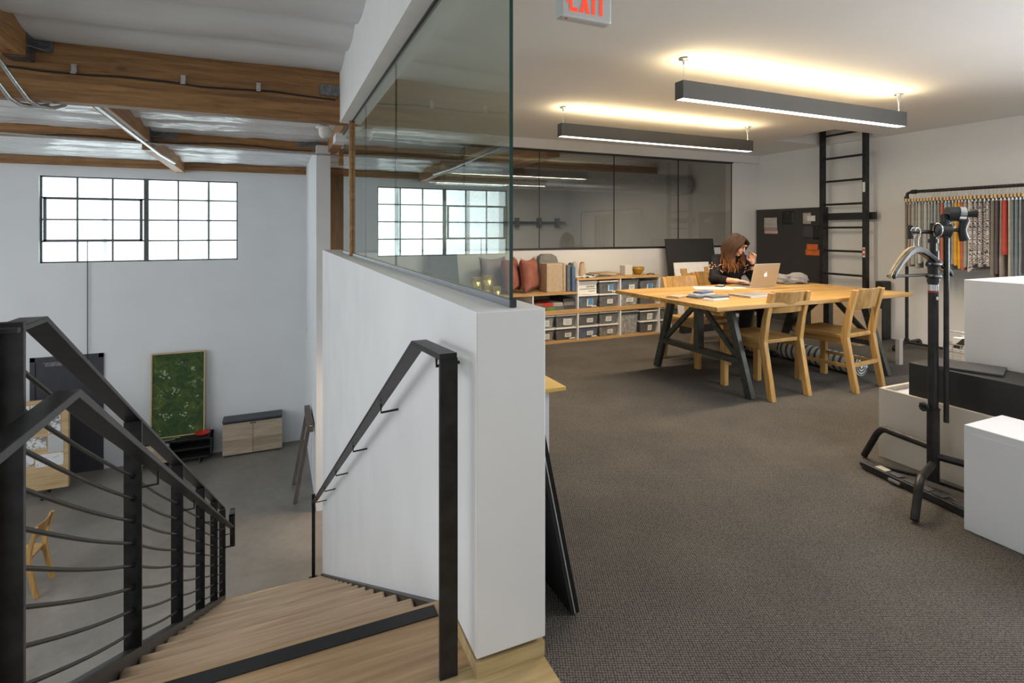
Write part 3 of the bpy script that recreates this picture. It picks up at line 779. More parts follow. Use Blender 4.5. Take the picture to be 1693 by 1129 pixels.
# trestle leaning on the pier
t = thing('timber_trestle', 'weathered timber trestle frame leaning on the white pier', 'trestle', (.35, 9.5, LOW))
for (ya, yb) in ((9.17, 9.25), (9.86, 9.92)):
    b = MB(); b.bar((.27, ya - .04, LOW + .005), (.475, yb - .04, -1.86), .07, .055, (1, 0, 0)); obj('leg', b, M['greywood'], t)
b = MB(); b.bar((.492, 9.05, -1.82), (.492, 10.05, -1.82), .09, .13); obj('top_beam', b, M['greywood'], t, bevel=.004)
b = MB(); b.bar((.475, 9.055, -1.78), (.52, 9.03, -1.78), .012, .012); obj('steel_pin', b, M['chrome'], t)

# ------------------------------------------------------------------ teak chairs
def side_poly(x):      # rear leg profile in the YZ plane
    return [(x, -.305, 0), (x, -.258, 0), (x, -.172, .44), (x, -.205, .62), (x, -.261, .828), (x, -.299, .828), (x, -.250, .62), (x, -.226, .44)]
def make_chair(name, label, rungs, group):
    t = thing(name, label, 'chair', group=group)
    for s in (-1, 1):
        b = MB(); x = s * .197 - .022; b.prism(side_poly(x), (.044, 0, 0)); obj('leg', b, M['teakv'], t, bevel=.005)
        b = MB(); b.box(s * .19 - .023, s * .19 + .023, .175, .225, 0, .425); obj('leg', b, M['teakv'], t, bevel=.004)
        b = MB(); b.box(s * .19 - .011, s * .19 + .011, -.20, .18, .375, .424); obj('apron', b, M['teakseat'], t)
    b = MB(); n = 8; vs = []; fs = []
    for j in range(n + 1):
        for i in range(n + 1):
            x = -.215 + .43 * i / n; y = -.205 + .45 * j / n
            u = (x / .215); q = (j / n)
            z = .452 - .012 * (1 - u * u) * math.sin(PI * min(1, q * 1.1)) + .006 * q
            vs.append((x, y, z))
    for (x, y, z) in list(vs): vs.append((x, y, .424))
    m1 = (n + 1) ** 2
    for j in range(n):
        for i in range(n):
            a = j * (n + 1) + i
            fs.append((a, a + 1, a + n + 2, a + n + 1)); fs.append((m1 + a, m1 + a + n + 1, m1 + a + n + 2, m1 + a + 1))
    for i in range(n):
        fs.append((i + 1, i, m1 + i, m1 + i + 1)); a = n * (n + 1) + i; fs.append((a, a + 1, m1 + a + 1, m1 + a))
        a = i * (n + 1); fs.append((a, a + n + 1, m1 + a + n + 1, m1 + a)); a += n; fs.append((a + n + 1, a, m1 + a, m1 + a + n + 1))
    b.add(vs, fs); obj('seat', b, M['teakseat'], t, bevel=.004)
    b = MB(); n = 10; P0 = []; 
    for i in range(n + 1):
        x = -.177 + .354 * i / n; c = -.03 * (1 - (x / .177) ** 2)
        P0.append((x, c))
    vs = []; fs = []
    for (x, c) in P0:
        for (dy, z) in ((-.252 + .0, .665), (-.293, .832), (-.273, .832), (-.230, .665)):
            vs.append((x, dy + c + .012, z))
    for i in range(n):
        for k in range(4):
            k2 = (k + 1) % 4; fs.append((i * 4 + k, (i + 1) * 4 + k, (i + 1) * 4 + k2, i * 4 + k2))
    fs += [(3, 2, 1, 0), tuple(n * 4 + k for k in range(4))]
    b.add(vs, fs); obj('backrest', b, M['teakback'], t, bevel=.003)
    if rungs:
        for s in (-1, 1):
            b = MB(); b.box(s * .19 - .011, s * .19 + .011, -.235, .18, .19, .215); obj('stretcher', b, M['teakseat'], t)
        b = MB(); b.box(-.178, .178, -.262, -.24, .20, .228); obj('stretcher', b, M['teakv'], t)
    return t
G = 'teak chairs around the work table'
ch = make_chair('dining_chair', 'teak chair without rungs in front of the table, left of the two near ones', False, G)
ch2 = make_chair('dining_chair', 'teak chair with rungs at the near right end of the table', True, G)
c3 = dup(ch); c4_ = dup(ch); c5 = dup(ch)
place(ch, (3.652, 3.215, 0), 0)
place(ch2, (4.415, 3.115, 0), R(5.7))
place(c3, (3.83, 4.12, 0), R(180), 'empty teak chair on the far left side of the table')
place(c4_, (4.56, 4.50, 0), R(176), 'teak chair the woman in black sits on behind the table')
place(c5, (-2.84, 8.2, LOW), R(86), 'single wooden chair on the lower concrete floor behind the railing'); c5['group'] = 'chairs on the lower floor'

# ------------------------------------------------------------------ work table
t = thing('work_table', 'long teak work table on grey steel trestle frames', 'table', (4.05, 3.55, 0))
b = MB(); b.box(2.90, 5.20, 2.93, 3.553, .717, .75); obj('tabletop_board', b, M['teak'], t, bevel=.003)
b = MB(); b.box(2.895, 5.20, 3.563, 4.185, .717, .75); obj('tabletop_board', b, M['teak'], t, bevel=.003)
for X0 in (3.36, 5.02):
    f = thing('trestle_frame', None, None, (X0, 3.6, 0)); f.parent = t
    f.location = (X0 - 4.05, .05, 0)
    for (ya, yb) in ((3.05, 3.27), (4.16, 3.94)):
        b = MB(); b.bar((X0, ya, .0), (X0, yb, .70), .065, .045, (1, 0, 0)); obj('leg', b, M['tableleg'], f, bevel=.003)
    b = MB(); b.bar((X0, 3.10, .705), (X0, 4.1, .705), .07, .022); obj('head_plate', b, M['tableleg'], f)
    b = MB(); b.bar((X0, 3.14, .27), (X0, 4.07, .27), .06, .045); obj('stretcher', b, M['tableleg'], f)
    b = MB(); b.box(X0 - .03, X0 + .03, 3.575, 3.635, .29, .694); obj('post', b, M['tableleg'], f)
    for (ya, yb) in ((3.57, 3.19), (3.64, 4.02)):
        b = MB(); b.bar((X0, ya, .66), (X0, yb, .31), .04, .03, (1, 0, 0)); obj('brace', b, M['tableleg'], f)
b = MB(); b.box(3.36, 5.02, 3.575, 3.635, .66, .694); obj('rail', b, M['tableleg'], t)

# things on the table
Z = .7505
def quad_thing(name, pts, z0, z1, m, label, cat, group=None):
    b = MB(); b.hexa([(x, y, z0) for x, y in pts], [(x, y, z1) for x, y in pts]); return tag(obj(name, b, m), label, cat, group)
quad_thing('paper_sheet', [(3.62, 3.93), (3.93, 3.76), (4.07, 3.95), (3.76, 4.12)], Z, Z + .0025, M['paper'], 'white paper sheet lying on the table left of the laptop', 'paper')
quad_thing('note_card', [(4.02, 3.82), (4.14, 3.80), (4.16, 3.90), (4.04, 3.92)], Z, Z + .003, M['paper'], 'small white note card on the table by her typing hand', 'paper')
ph = thing('smartphone', 'black phone with a grey case lying beside her right elbow', 'phone', (4.02, 4.03, Z))
b = MB(); b.X = Matrix.Translation((4.02, 4.02, 0)) @ Matrix.Rotation(R(-55), 4, 'Z'); b.box(-.036, .036, -.075, .075, Z, Z + .012); obj('body', b, M['black'], ph, bevel=.004)
x_ = b.X; b = MB(); b.X = x_; b.box(-.031, .031, -.03, .07, Z + .0122, Z + .014); obj('screen', b, M['lightgrey'], ph)
# folded fabric samples pile
fabs = [('kraft', 3.06, 3.52, .20, .12, 20, 0, 'folded brown fabric sample at the left of the pile on the table'), ('slate', 3.22, 3.44, .22, .13, 8, 0, 'dark slate folded sample in the middle of the table pile'),
        ('feltblue', 3.33, 3.52, .20, .12, -12, .0, 'blue folded sample at the back of the table pile'), ('paper', 3.22, 3.27, .20, .11, 10, 0, 'white folded sample at the front of the table pile'),
        ('slate', 3.24, 3.28, .19, .10, 2, .017, 'grey blue sample lying on the white one'), ('lightgrey', 3.24, 3.44, .2, .11, -6, .017, 'pale grey sample lying on the dark slate one'),
        ('feltblue', 3.26, 3.45, .17, .09, 14, .033, 'topmost blue sample of the table pile')]
for (mm, x, y, w_, d_, a, dz, lb) in fabs:
    b = MB(); b.X = Matrix.Translation((x, y, Z + dz)) @ Matrix.Rotation(R(a), 4, 'Z')
    b.box(-w_ / 2, w_ / 2, -d_ / 2, d_ / 2, 0, .007); b.box(-w_ / 2 + .004, w_ / 2 - .003, -d_ / 2, d_ / 2 - .01, .0075, .0155)
    tag(obj('fabric_sample', b, M[mm], bevel=.003), lb, 'fabric', 'fabric samples on the table')
lp = thing('closed_laptop', 'closed silver laptop lying at the front edge of the table', 'laptop', (3.7, 3.33, Z))
b = MB(); b.X = Matrix.Translation((3.70, 3.335, Z)) @ Matrix.Rotation(R(3), 4, 'Z'); b.box(-.165, .165, -.115, .115, 0, .009); obj('base', b, M['alu'], lp, bevel=.003)
x_ = b.X; b = MB(); b.X = x_; b.box(-.165, .165, -.115, .115, .0105, .018); obj('lid', b, M['alu'], lp, bevel=.003)
# open laptop: screen back faces the viewer
lp = thing('laptop', 'open silver laptop with a lit emblem in front of the woman', 'laptop', (4.35, 3.86, Z))
b = MB(); b.box(4.18, 4.52, 3.80, 4.035, Z, Z + .014); obj('base', b, M['alu'], lp, bevel=.003)
b = MB(); b.box(4.205, 4.495, 3.87, 3.985, Z + .0142, Z + .0155); obj('keyboard', b, M['black'], lp)
LX = Matrix.Translation((4.35, 3.803, Z + .012)) @ Matrix.Rotation(R(14), 4, 'X')
b = MB(); b.X = LX; b.box(-.17, .17, -.008, 0, 0, .232); sc = obj('screen_lid', b, M['alu'], lp, bevel=.003)
b = MB(); b.X = LX; b.box(-.158, .158, .0003, .0012, .012, .222); obj('screen', b, M['blackgloss'], lp)
b = MB(); b.X = LX; pts = []
for i in range(40):
    a = 2 * PI * i / 40; rr = .021 * (1 + .07 * math.cos(2 * a)) 
    x = rr * math.cos(a) * 1.0; z = rr * math.sin(a)
    if z > .012: z -= .0035 * max(0, 1 - abs(x) / .007)
    if z < -.014: z += .0025 * max(0, 1 - abs(x) / .006)
    dx, dz = x + .026, z - .003                      # seen from behind the bite is on the reader's right
    dx = x - .026
    dd = math.hypot(dx, dz)
    if dd < .0135: x = .026 - math.sqrt(max(0, .0135 ** 2 - dz ** 2))
    pts.append((x, -.0085, .118 + z))
b.prism(pts, (0, -.0006, 0))
pts = [(.001 + .0042 * math.cos(t) * 1.0 + .004 * math.sin(t), -.0085, .118 + .0275 + .0065 * math.sin(t)) for t in [2 * PI * k / 14 for k in range(14)]]
b.prism(pts, (0, -.0006, 0))
obj('emblem', b, M['logo'], lp)
# grey scarf heap
b = MB(); rng = random.Random(11)
def blob(b, c, r, amp, seed, seg=26, ring=16):
    vs = []; fs = []
    for i in range(ring + 1):
        tt = PI * i / ring
        for k in range(seg):
            a = 2 * PI * k / seg; dvec = Vector((math.sin(tt) * math.cos(a), math.sin(tt) * math.sin(a), math.cos(tt)))
            f = 1 + amp * mnoise.noise(dvec * 2.1 + Vector((seed, 0, 0))) + amp * .5 * math.sin(9 * dvec.z + 4 * dvec.x + seed)
            vs.append((c[0] + r[0] * f * dvec.x, c[1] + r[1] * f * dvec.y, max(c[2] + r[2] * f * dvec.z, Z + .001)))
    for i in range(ring):
        for k in range(seg):
            k2 = (k + 1) % seg; fs.append((i * seg + k, (i + 1) * seg + k, (i + 1) * seg + k2, i * seg + k2))
    b.add(vs, fs, True)
blob(b, (4.86, 4.02, Z + .045), (.085, .09, .06), .2, 2.0); blob(b, (5.02, 3.96, Z + .04), (.13, .10, .065), .22, 5.0); blob(b, (4.94, 3.97, Z + .02), (.12, .08, .03), .2, 8.0)
tag(obj('knit_scarf', b, M['slate'] if 0 else M['feltgrey']), 'crumpled grey knit scarf heaped on the table behind the laptop', 'scarf')

# rolled rug and bits on the floor behind the table
rg = thing('rolled_rug', 'striped rolled-up rug lying under the right end of the table', 'rug', (4.80, 3.65, 0))
b = MB(); pts = []
b.cyl((4.80, 3.13, .089), (4.80, 3.93, .089), .088, 28); obj('roll', b, M['rug'], rg)
b = MB()
for k in range(3): b.tube([(4.80 + (.075 - .024 * k) * math.cos(a), 3.127, .089 + (.075 - .024 * k) * math.sin(a)) for a in [2 * PI * q / 24 for q in range(24)]], .004, 5)
obj('spiral_edge', b, M['black'], rg)
b = MB(); b.box(6.02, 6.42, 3.95, 4.55, 0, .40); b.box(6.05, 6.39, 3.98, 4.52, .401, .42)
tag(obj('carton', b, M['kraft'], bevel=.005), 'brown carton on the carpet beyond the right end of the table', 'box')
b = MB(); b.box(5.535, 5.59, 3.24, 3.28, 0, .25)
tag(obj('cream_panel', b, M['greige'], bevel=.003), 'pale board standing on the carpet past the right table leg', 'board')
b = MB(); b.box(6.60, 6.76, 4.05, 4.14, .0, .70)
tag(obj('portfolio_case', b, M['black'], bevel=.01), 'slim black case standing against the wall right of the ladder', 'case')

# ------------------------------------------------------------------ shelves
MX = [.86, 1.46, 2.06, 2.66, 3.25, 3.85, 4.44]
ys0, ys1 = 5.45, 5.97
ls = thing('lower_shelf', 'low birch shelf of storage bins on the floor along the back wall', 'shelf', (3, 5.7, 0))
LX_ = MX + [4.80]
b = MB(); b.box(.86, 4.81, ys0, ys1, .0, .024); obj('board', b, M['plyshelf'], ls)
b = MB(); b.box(.86, 4.81, ys0, ys1, .333, .357); obj('board', b, M['plyshelf'], ls)
for x in LX_:
    b = MB(); b.box(x - .008, x + .008, ys0 + .002, ys1, .0245, .3325); obj('divider', b, M['white'], ls)
us = thing('upper_shelf', 'stepped birch shelf stacked on the lower shelf along the back wall', 'shelf', (3, 5.7, .358))
b = MB(); b.box(.86, 4.45, ys0, ys1, .358, .382); obj('board', b, M['plyshelf'], us)
b = MB(); b.box(.86, 3.242, ys0, ys1, .562, .586); obj('board', b, M['plyshelf'], us)
b = MB(); b.box(3.235, 4.45, ys0, ys1, .719, .743); obj('board', b, M['plyshelf'], us)
for x in MX:
    b = MB(); hi = .5615 if x < 3.2 else .7185
    b.box(x - .008, x + .008, ys0 + .002, ys1, .3825, hi); obj('divider', b, M['white'], us)

contents = {'grey': (.115, .11, .105), 'dark': (.045, .045, .048), 'blue': (.03, .10, .28), 'tan': (.27, .225, .17), 'mixed': (.15, .14, .15), 'pale': (.42, .41, .39), 'teal': (.055, .11, .16)}
CM = {k: mat('bin contents ' + k, v, .9, var=.55, scale=26, bmp=.3, bscale=60) for k, v in contents.items()}
M['clear'] = clearplastic('clear bin plastic', (.42, .43, .44), .24)
def make_bin(label, x, y, z, w_, h_, d_, cm, tagk, lid=True, group='storage bins on the shelves'):
    r = thing('storage_bin', label, 'bin', (x, y, z), 0, group)
    a = w_ / 2; e = a - .022; hb = h_ - (.018 if lid else 0)
    def ring(zz, s, yo): return [(x - s, y - d_ / 2 + yo, zz), (x + s, y - d_ / 2 + yo, zz), (x + s, y + d_ / 2 - yo, zz), (x - s, y + d_ / 2 - yo, zz)]
    b = MB(); b.hexa(ring(z, e, .02), ring(z + hb, a - .004, .004))
    b.f = [f for f in b.f if f != [4, 5, 6, 7]]; b.m = b.m[:len(b.f)]; b.s = b.s[:len(b.f)]
    obj('tub', b, M['clear'], r)
    b = MB(); b.hexa(ring(z + .004, e - .006, .03), ring(z + hb * .86, a - .016, .016)); obj('contents', b, CM[cm], r)
    b = MB()
    if lid:
        b.box(x - a, x + a, y - d_ / 2 - .004, y + d_ / 2, z + h_ - .018, z + h_ - .001); l = obj('lid', b, M['whiteplast'], r, bevel=.004)
    else:
        b.box(x - a, x + a, y - d_ / 2, y - d_ / 2 + .008, z + h_ - .012, z + h_ - .002); b.box(x - a, x + a, y + d_ / 2 - .008, y + d_ / 2, z + h_ - .012, z + h_ - .002)
        b.box(x - a, x - a + .008, y - d_ / 2, y + d_ / 2, z + h_ - .012, z + h_ - .002); b.box(x + a - .008, x + a, y - d_ / 2, y + d_ / 2, z + h_ - .012, z + h_ - .002)
        obj('rim', b, M['clear'], r)
    zf = lambda q: y - d_ / 2 + .02 - .016 * q - .003
    if tagk:
        kind, lx, lw, lh = tagk
        def card(lx, lw, lh, zc, m, nm, lift=0):
            q0 = (zc - lh / 2) / hb; q1 = (zc + lh / 2) / hb
            b = MB(); b.hexa([(x + lx - lw / 2, zf(q0) - .003 - lift, z + zc - lh / 2), (x + lx + lw / 2, zf(q0) - .003 - lift, z + zc - lh / 2), (x + lx + lw / 2, zf(q0) - lift, z + zc - lh / 2), (x + lx - lw / 2, zf(q0) - lift, z + zc - lh / 2)],
                   [(x + lx - lw / 2, zf(q1) - .003 - lift, z + zc + lh / 2), (x + lx + lw / 2, zf(q1) - .003 - lift, z + zc + lh / 2), (x + lx + lw / 2, zf(q1) - lift, z + zc + lh / 2), (x + lx - lw / 2, zf(q1) - lift, z + zc + lh / 2)])
            if nm == 'label_card' and lh > .03:
                b.mi = 1
                for k in range(3):
                    zz = zc + lh * (.22 - .22 * k); ww = lw * (.36 - .05 * k); q = zz / hb
                    b.box(x + lx - ww, x + lx + ww, zf(q) - .0042 - lift, zf(q) - .003 - lift, z + zz - .002, z + zz + .002)
            o = obj(nm, b, [m, M['ink']], r)
        card(lx, lw, lh, hb * .45, M['paper'], 'label_card')
        if 'blue' in kind: card(lx + .005, lw * .7, lh * .95, hb * .55, M['bluetape'], 'blue_tag', .0045)
        if 'strip' in kind: card(lx + .06, .07, .014, .018, M['paper'], 'label_strip')
        if 'wide' in kind: card(lx - .055, .018, .075, hb * .5, M['paper'], 'label_strip')
    return r
yb_ = 5.70
def pair(i): return (LX_[i] + LX_[i + 1]) / 2 - .142, (LX_[i] + LX_[i + 1]) / 2 + .142
pos = {0: 'far left', 1: 'far left'}
def two(i, kinds, lbls, z0=.0245, h_=.152):
    xa, xb = pair(i)
    for j, (x, row) in enumerate(((xa, 0), (xb, 0), (xa, 1), (xb, 1))):
        k = kinds[j]
        if k is None: continue
        make_bin(lbls[j], x, yb_, z0 + row * h_, .276, h_ - .002, .46, k[0], k[1], k[2] if len(k) > 2 else True)
T = ('plain', 0, .075, .05)

two(2, [('grey', T), ('dark', T), ('grey', T), ('pale', T)],
    ['grey filled bin, bottom layer, hidden left of the half wall corner', 'dark filled bin, bottom layer, hidden behind the half wall corner',
     'grey filled bin, second layer, hidden left of the half wall corner', 'pale filled bin, second layer, hidden behind the half wall corner'])
two(3, [('tan', ('plain', .03, .08, .06)), ('dark', ('strip', .03, .085, .05)), ('pale', ('plain', .03, .07, .07)), ('grey', ('wide', .03, .10, .075))],
    ['tan filled bin in the bottom layer cut off by the half wall corner', 'dark filled bin with two labels, bottom layer, second from the half wall',
     'pale filled bin in the second layer cut off by the half wall corner', 'grey bin with a large white label, second layer near the half wall'])
two(4, [('blue', ('strip', .02, .085, .05)), ('tan', ('plain', .02, .08, .05)), ('dark', ('plain', .02, .085, .05)), ('mixed', ('plain', .0, .08, .06))],
    ['bin filled with blue cloth, bottom layer of the lower shelf', 'clear bin of tan scraps, bottom layer, right of the blue one',
     'bin of dark samples in the layer above the blue bin', 'bin of mixed samples with a square label above the tan one'])
xa, xb = pair(5)
make_bin('tall clear tub full of upright rolls on the lower shelf', xa, yb_, .0245, .28, .29, .44, 'pale', None)
make_bin('dark bin with a round label under another, right of the tall tub', xb, yb_, .0245, .27, .15, .46, 'dark', ('plain', .02, .06, .07))
make_bin('grey bin with a square label on top, right of the tall tub', xb, yb_, .1755, .27, .13, .46, 'grey', ('plain', .02, .08, .08))
make_bin('mixed bin in the bottom layer behind the far left chair', 4.62, yb_, .0245, .30, .15, .46, 'mixed', T)
make_bin('grey bin with a white lid seen above the far left chair seat', 4.62, yb_, .1765, .30, .15, .46, 'grey', T)
# upper shelf, right half
xa, xb = pair(4)
bx = thing('file_box', 'white cardboard file box with printed lines on the upper shelf', 'box', (xa, yb_, .545))
b = MB(); b.box(xa - .125, xa + .125, yb_ - .2, yb_ + .2, .546, .672); obj('body', b, M['paper'], bx)
b = MB(); b.box(xa - .133, xa + .133, yb_ - .208, yb_ + .208, .673, .704); obj('lid', b, M['paper'], bx, bevel=.002)
b = MB(); b.box(xa - .11, xa + .11, yb_ - .2025, yb_ - .2005, .605, .613)
for k in range(9):
    b.box(xa - .02 + .013 * k, xa - .012 + .013 * k, yb_ - .2025, yb_ - .2005, .625, .625 + .014 + .006 * (k % 3)); b.box(xa + .01 + .01 * k, xa + .017 + .01 * k, yb_ - .2025, yb_ - .2005, .575, .585)
obj('printed_lines', b, M['ink'], bx)
make_bin('grey bin with a blue tag, upper shelf, right of the white file box', xb, yb_, .546, .276, .155, .46, 'grey', ('blue strip', .03, .075, .075))
make_bin('teal bin with a blue tag over its label under the white file box', xa, yb_, .3825, .276, .160, .46, 'teal', ('blue strip', .02, .085, .085))
make_bin('dark grey bin with one white label, upper shelf, left of the pale one', xb, yb_, .3825, .276, .160, .46, 'grey', ('plain', .02, .08, .055))
xa, xb = pair(5)
make_bin('pale clear bin in the upper shelf half hidden by the table corner', xa, yb_, .3825, .276, .15, .46, 'pale', ('plain', .0, .10, .05), False)
make_bin('dark clear bin in the upper shelf behind the table edge', xb, yb_, .3825, .27, .15, .46, 'dark', None, False)
make_bin('open clear bin with a white label at the top of the upper shelf', xa, yb_, .5335, .28, .165, .46, 'teal', ('plain', .03, .085, .06), False)
make_bin('clear bin with a blue tag at the right end of the upper shelf', xb, yb_, .5335, .27, .145, .46, 'mixed', ('blue', .02, .09, .07), False)

# folded fabrics in the open compartment
ff = [('kraft', 2.765, .16, 0, 'dark brown folded fabric at the left of the open compartment'), ('red', 2.89, .14, 0, 'olive folded fabric under the red one'), ('rust', 2.75, .15, 1, 'brown folded fabric lying second from the left'),
      ('red', 2.88, .13, 1, 'bright red folded fabric in the open compartment'), ('slate', 3.01, .14, 0, 'blue grey folded fabric right of the red one'), ('greige', 3.00, .14, 1, 'light grey folded fabric on the blue grey one'),
      ('charcoal', 3.15, .16, 0, 'dark folded fabric at the right bottom of the compartment'), ('feltgrey', 3.15, .15, 1, 'grey folded fabric second in the right pile'), ('charcoal', 3.155, .16, 2, 'black folded fabric on top of the right pile')]
for i, (mm, x, w_, lv, lb) in enumerate(ff):
    m_ = M['leaf'] if (mm == 'red' and lv == 0) else M[mm]
    b = MB(); z = .3825 + lv * .042
    for q in range(3): b.box(x - w_ / 2 + .003 * q, x + w_ / 2 - .002 * q, 5.50 - .012 * (2 - lv), 5.85, z + .0135 * q, z + .0135 * q + .0125)
    tag(obj('folded_fabric', b, m_, bevel=.004), lb, 'fabric', 'folded fabrics in the open compartment')
# cushions
def cushion(x, y, z, s, m, yaw, lean, label, squash=.075, grp='cushions on the stepped shelf'):
    b = MB(); n = 18; b.X = Matrix.Translation((x, y, z)) @ Matrix.Rotation(yaw, 4, 'Z') @ Matrix.Rotation(lean, 4, 'X')
    vs = []; fs = []
    for side in (-1, 1):
        for j in range(n + 1):
            for i in range(n + 1):
                u = -1 + 2 * i / n; v = -1 + 2 * j / n
                pin = 1 - .17 * (1 - abs(u) ** 2.2) * abs(v) ** 2; pin2 = 1 - .17 * (1 - abs(v) ** 2.2) * abs(u) ** 2
                th = squash * ((1 - u ** 4) * (1 - v ** 4)) ** .55
                th *= 1 + .12 * mnoise.noise((u * 2.2 + x * 7, v * 2.2, side))
                vs.append((u * s * pin2, side * (th + .002), s + v * s * pin))
    m1 = (n + 1) ** 2
    for j in range(n):
        for i in range(n):
            a = j * (n + 1) + i
            fs.append((a, a + 1, a + n + 2, a + n + 1)); fs.append((m1 + a, m1 + a + n + 1, m1 + a + n + 2, m1 + a + 1))
    for i in range(n):
        fs.append((i, m1 + i, m1 + i + 1, i + 1)); a = n * (n + 1) + i; fs.append((a, a + 1, m1 + a + 1, m1 + a))
        a = i * (n + 1); fs.append((a, a + n + 1, m1 + a + n + 1, m1 + a)); a += n; fs.append((a, m1 + a, m1 + a + n + 1, a + n + 1))
    b.add(vs, fs, True)
    return tag(obj('cushion', b, m), label, 'cushion', grp)
cushion(2.52, 5.66, .592, .205, M['rust'], R(48), R(-10), 'rust velvet cushion seen just right of the glass edge')
cushion(2.735, 5.64, .592, .20, M['rust'], R(42), R(-8), 'rust velvet cushion leaning against the beige box')
cushion(2.37, 5.80, .592, .21, M['mauve'], R(20), R(-14), 'mauve cushion seen through the glass left of the rust ones')
# faceted gold tins
def faceted(x, y, z, r, h, label):
    b = MB(); n = 8; lv = max(2, int(round(h / .052))); vs = []; fs = []
    for j in range(lv + 1):
        for k in range(n):
            a = 2 * PI * (k + .5 * (j % 2)) / n; rr = r * (1.0 if j % 2 == 0 else .86)
            vs.append((x + rr * math.cos(a), y + rr * math.sin(a), z + h * j / lv))
    for j in range(lv):
        for k in range(n):
            k2 = (k + 1) % n; a = j * n + k; c = j * n + k2; d = (j + 1) * n + k; e = (j + 1) * n + k2
            if j % 2 == 0: fs += [(a, c, d), (c, e, d)]
            else: fs += [(a, c, e), (a, e, d)]
    fs += [tuple(range(n - 1, -1, -1)), tuple(lv * n + k for k in range(n))]
    b.add(vs, fs); tag(obj('faceted_vase', b, M['gold']), label, 'vase', 'faceted gold vases behind the glass')
faceted(2.04, 5.62, .5865, .065, .20, 'tall gold faceted vase standing leftmost behind the glass'); faceted(2.18, 5.64, .5865, .07, .215, 'tallest gold faceted vase behind the glass'); faceted(2.24, 5.51, .5865, .05, .10, 'short gold faceted vase in front of the tall ones')
b = MB(); b.X = Matrix.Translation((1.75, 5.85, .587)) @ Matrix.Rotation(R(-14), 4, 'X'); b.box(-.17, .17, -.012, .012, 0, .52)
tag(obj('acoustic_panel', b, M['slate'], bevel=.003), 'slate grey panel leaning on the back wall behind the glass', 'panel')
# upholstered blocks
b = MB(); b.box(2.87, 3.085, 5.52, 5.72, .5865, .92); b.box(3.089, 3.125, 5.52, 5.72, .5865, .92)
tag(obj('upholstered_block', b, M['linen'], bevel=.008), 'beige linen upholstered block beside the rust cushions', 'upholstery sample')
b = MB(); b.box(3.13, 3.175, 5.50, 5.80, .5865, .90); tag(obj('felt_panel', b, M['slate'], bevel=.012), 'slate felt panel standing right of the beige block', 'upholstery sample', 'felt panels beside the beige block')
b = MB(); b.box(3.185, 3.235, 5.48, 5.78, .5865, .885); tag(obj('felt_panel', b, M['feltblue'], bevel=.014), 'blue felt panel standing right of the slate one', 'upholstery sample', 'felt panels beside the beige block')
b = MB(); b.X = Matrix.Translation((3.07, 5.87, .5866)); pts = [(-.12, 0, 0), (.15, 0, 0), (.15, 0, .32), (.12, 0, .40), (.06, 0, .43), (-.06, 0, .43), (-.11, 0, .40), (-.12, 0, .34)]
b.prism(pts, (0, .10, 0)); tag(obj('headrest', b, M['feltgrey'], bevel=.012), 'grey rounded headrest pad behind the beige block', 'upholstery sample')
# cones / spools on top
for (x, y, m_, lb, hh_) in ((3.30, 5.72, 'charcoal', 'dark yarn cone standing next to the blue felt panel', .17), (3.375, 5.74, 'greige', 'grey yarn cone standing between two others', .18), (3.46, 5.71, 'linen', 'cream yarn cone with a red top', .175)):
    y0_ = y; cn = thing('yarn_cone', lb, 'yarn cone', (x, y0_, .7435), 0, 'yarn cones on the upper shelf')
    b = MB(); b.lathe([(.052, 0), (.05, .012), (.032, hh_ - .03), (.026, hh_ - .01), (.012, hh_)], (x, y0_, .7435), 18); obj('yarn', b, M[m_], cn)
    if 'red' in lb: b = MB(); b.lathe([(.030, 0), (.022, .012), (.012, .018)], (x, y0_, .7435 + hh_ - .017), 18); obj('cap', b, M['red'], cn)
b = MB(); vs = []
for i in range(13):
    for j in range(7):
        x = 3.29 + .25 * i / 12; y = 5.46 + .16 * j / 6
        vs.append((x, y, .7445 + .028 * max(0, mnoise.noise((x * 22, y * 22, 2)) + .25)))
b.add(vs, [(i * 7 + j, (i + 1) * 7 + j, (i + 1) * 7 + j + 1, i * 7 + j + 1) for i in range(12) for j in range(6)], True)
tag(obj('muslin_cloth', b, M['paper']), 'crumpled white cloth on the front edge of the upper shelf', 'cloth')
for k, (x, a, m_, lb) in enumerate(((3.62, 6, 'charcoal', 'dark magazine at the bottom of the flat pile on the shelf'), (3.70, -4, 'greige', 'grey magazine in the middle of the flat pile'), (3.74, 9, 'kraft', 'brown sample book on top of the flat pile'))):
    b = MB(); b.X = Matrix.Translation((x, 5.66, .744 + .014 * k)) @ Matrix.Rotation(R(a), 4, 'Z'); b.box(-.15, .15, -.11, .11, 0, .013); tag(obj('magazine', b, M[m_], bevel=.003), lb, 'magazine', 'magazines on the upper shelf')
b = MB(); b.box(4.035, 4.15, 5.62, 5.735, .7435, .865); b.sm = False
tag(obj('patterned_tin', b, M['news'], bevel=.006), 'small pale patterned tin on top of the shelf', 'tin')
b = MB(); b.lathe([(.035, 0), (.055, .02), (.078, .06), (.082, .095), (.077, .094), (.07, .06), (.045, .025), (.01, .016)], (4.262, 5.66, .7435)); tag(obj('bowl', b, M['amber']), 'amber bowl on top of the shelf beside the tin', 'bowl')
b = MB(); b.tube([(4.30, 5.52, .753), (4.36, 5.54, .76), (4.42, 5.53, .752), (4.44, 5.56, .752)], .009, 6); tag(obj('wood_offcut', b, M['greywood']), 'thin curved brown offcut at the right end of the shelf top', 'offcut')

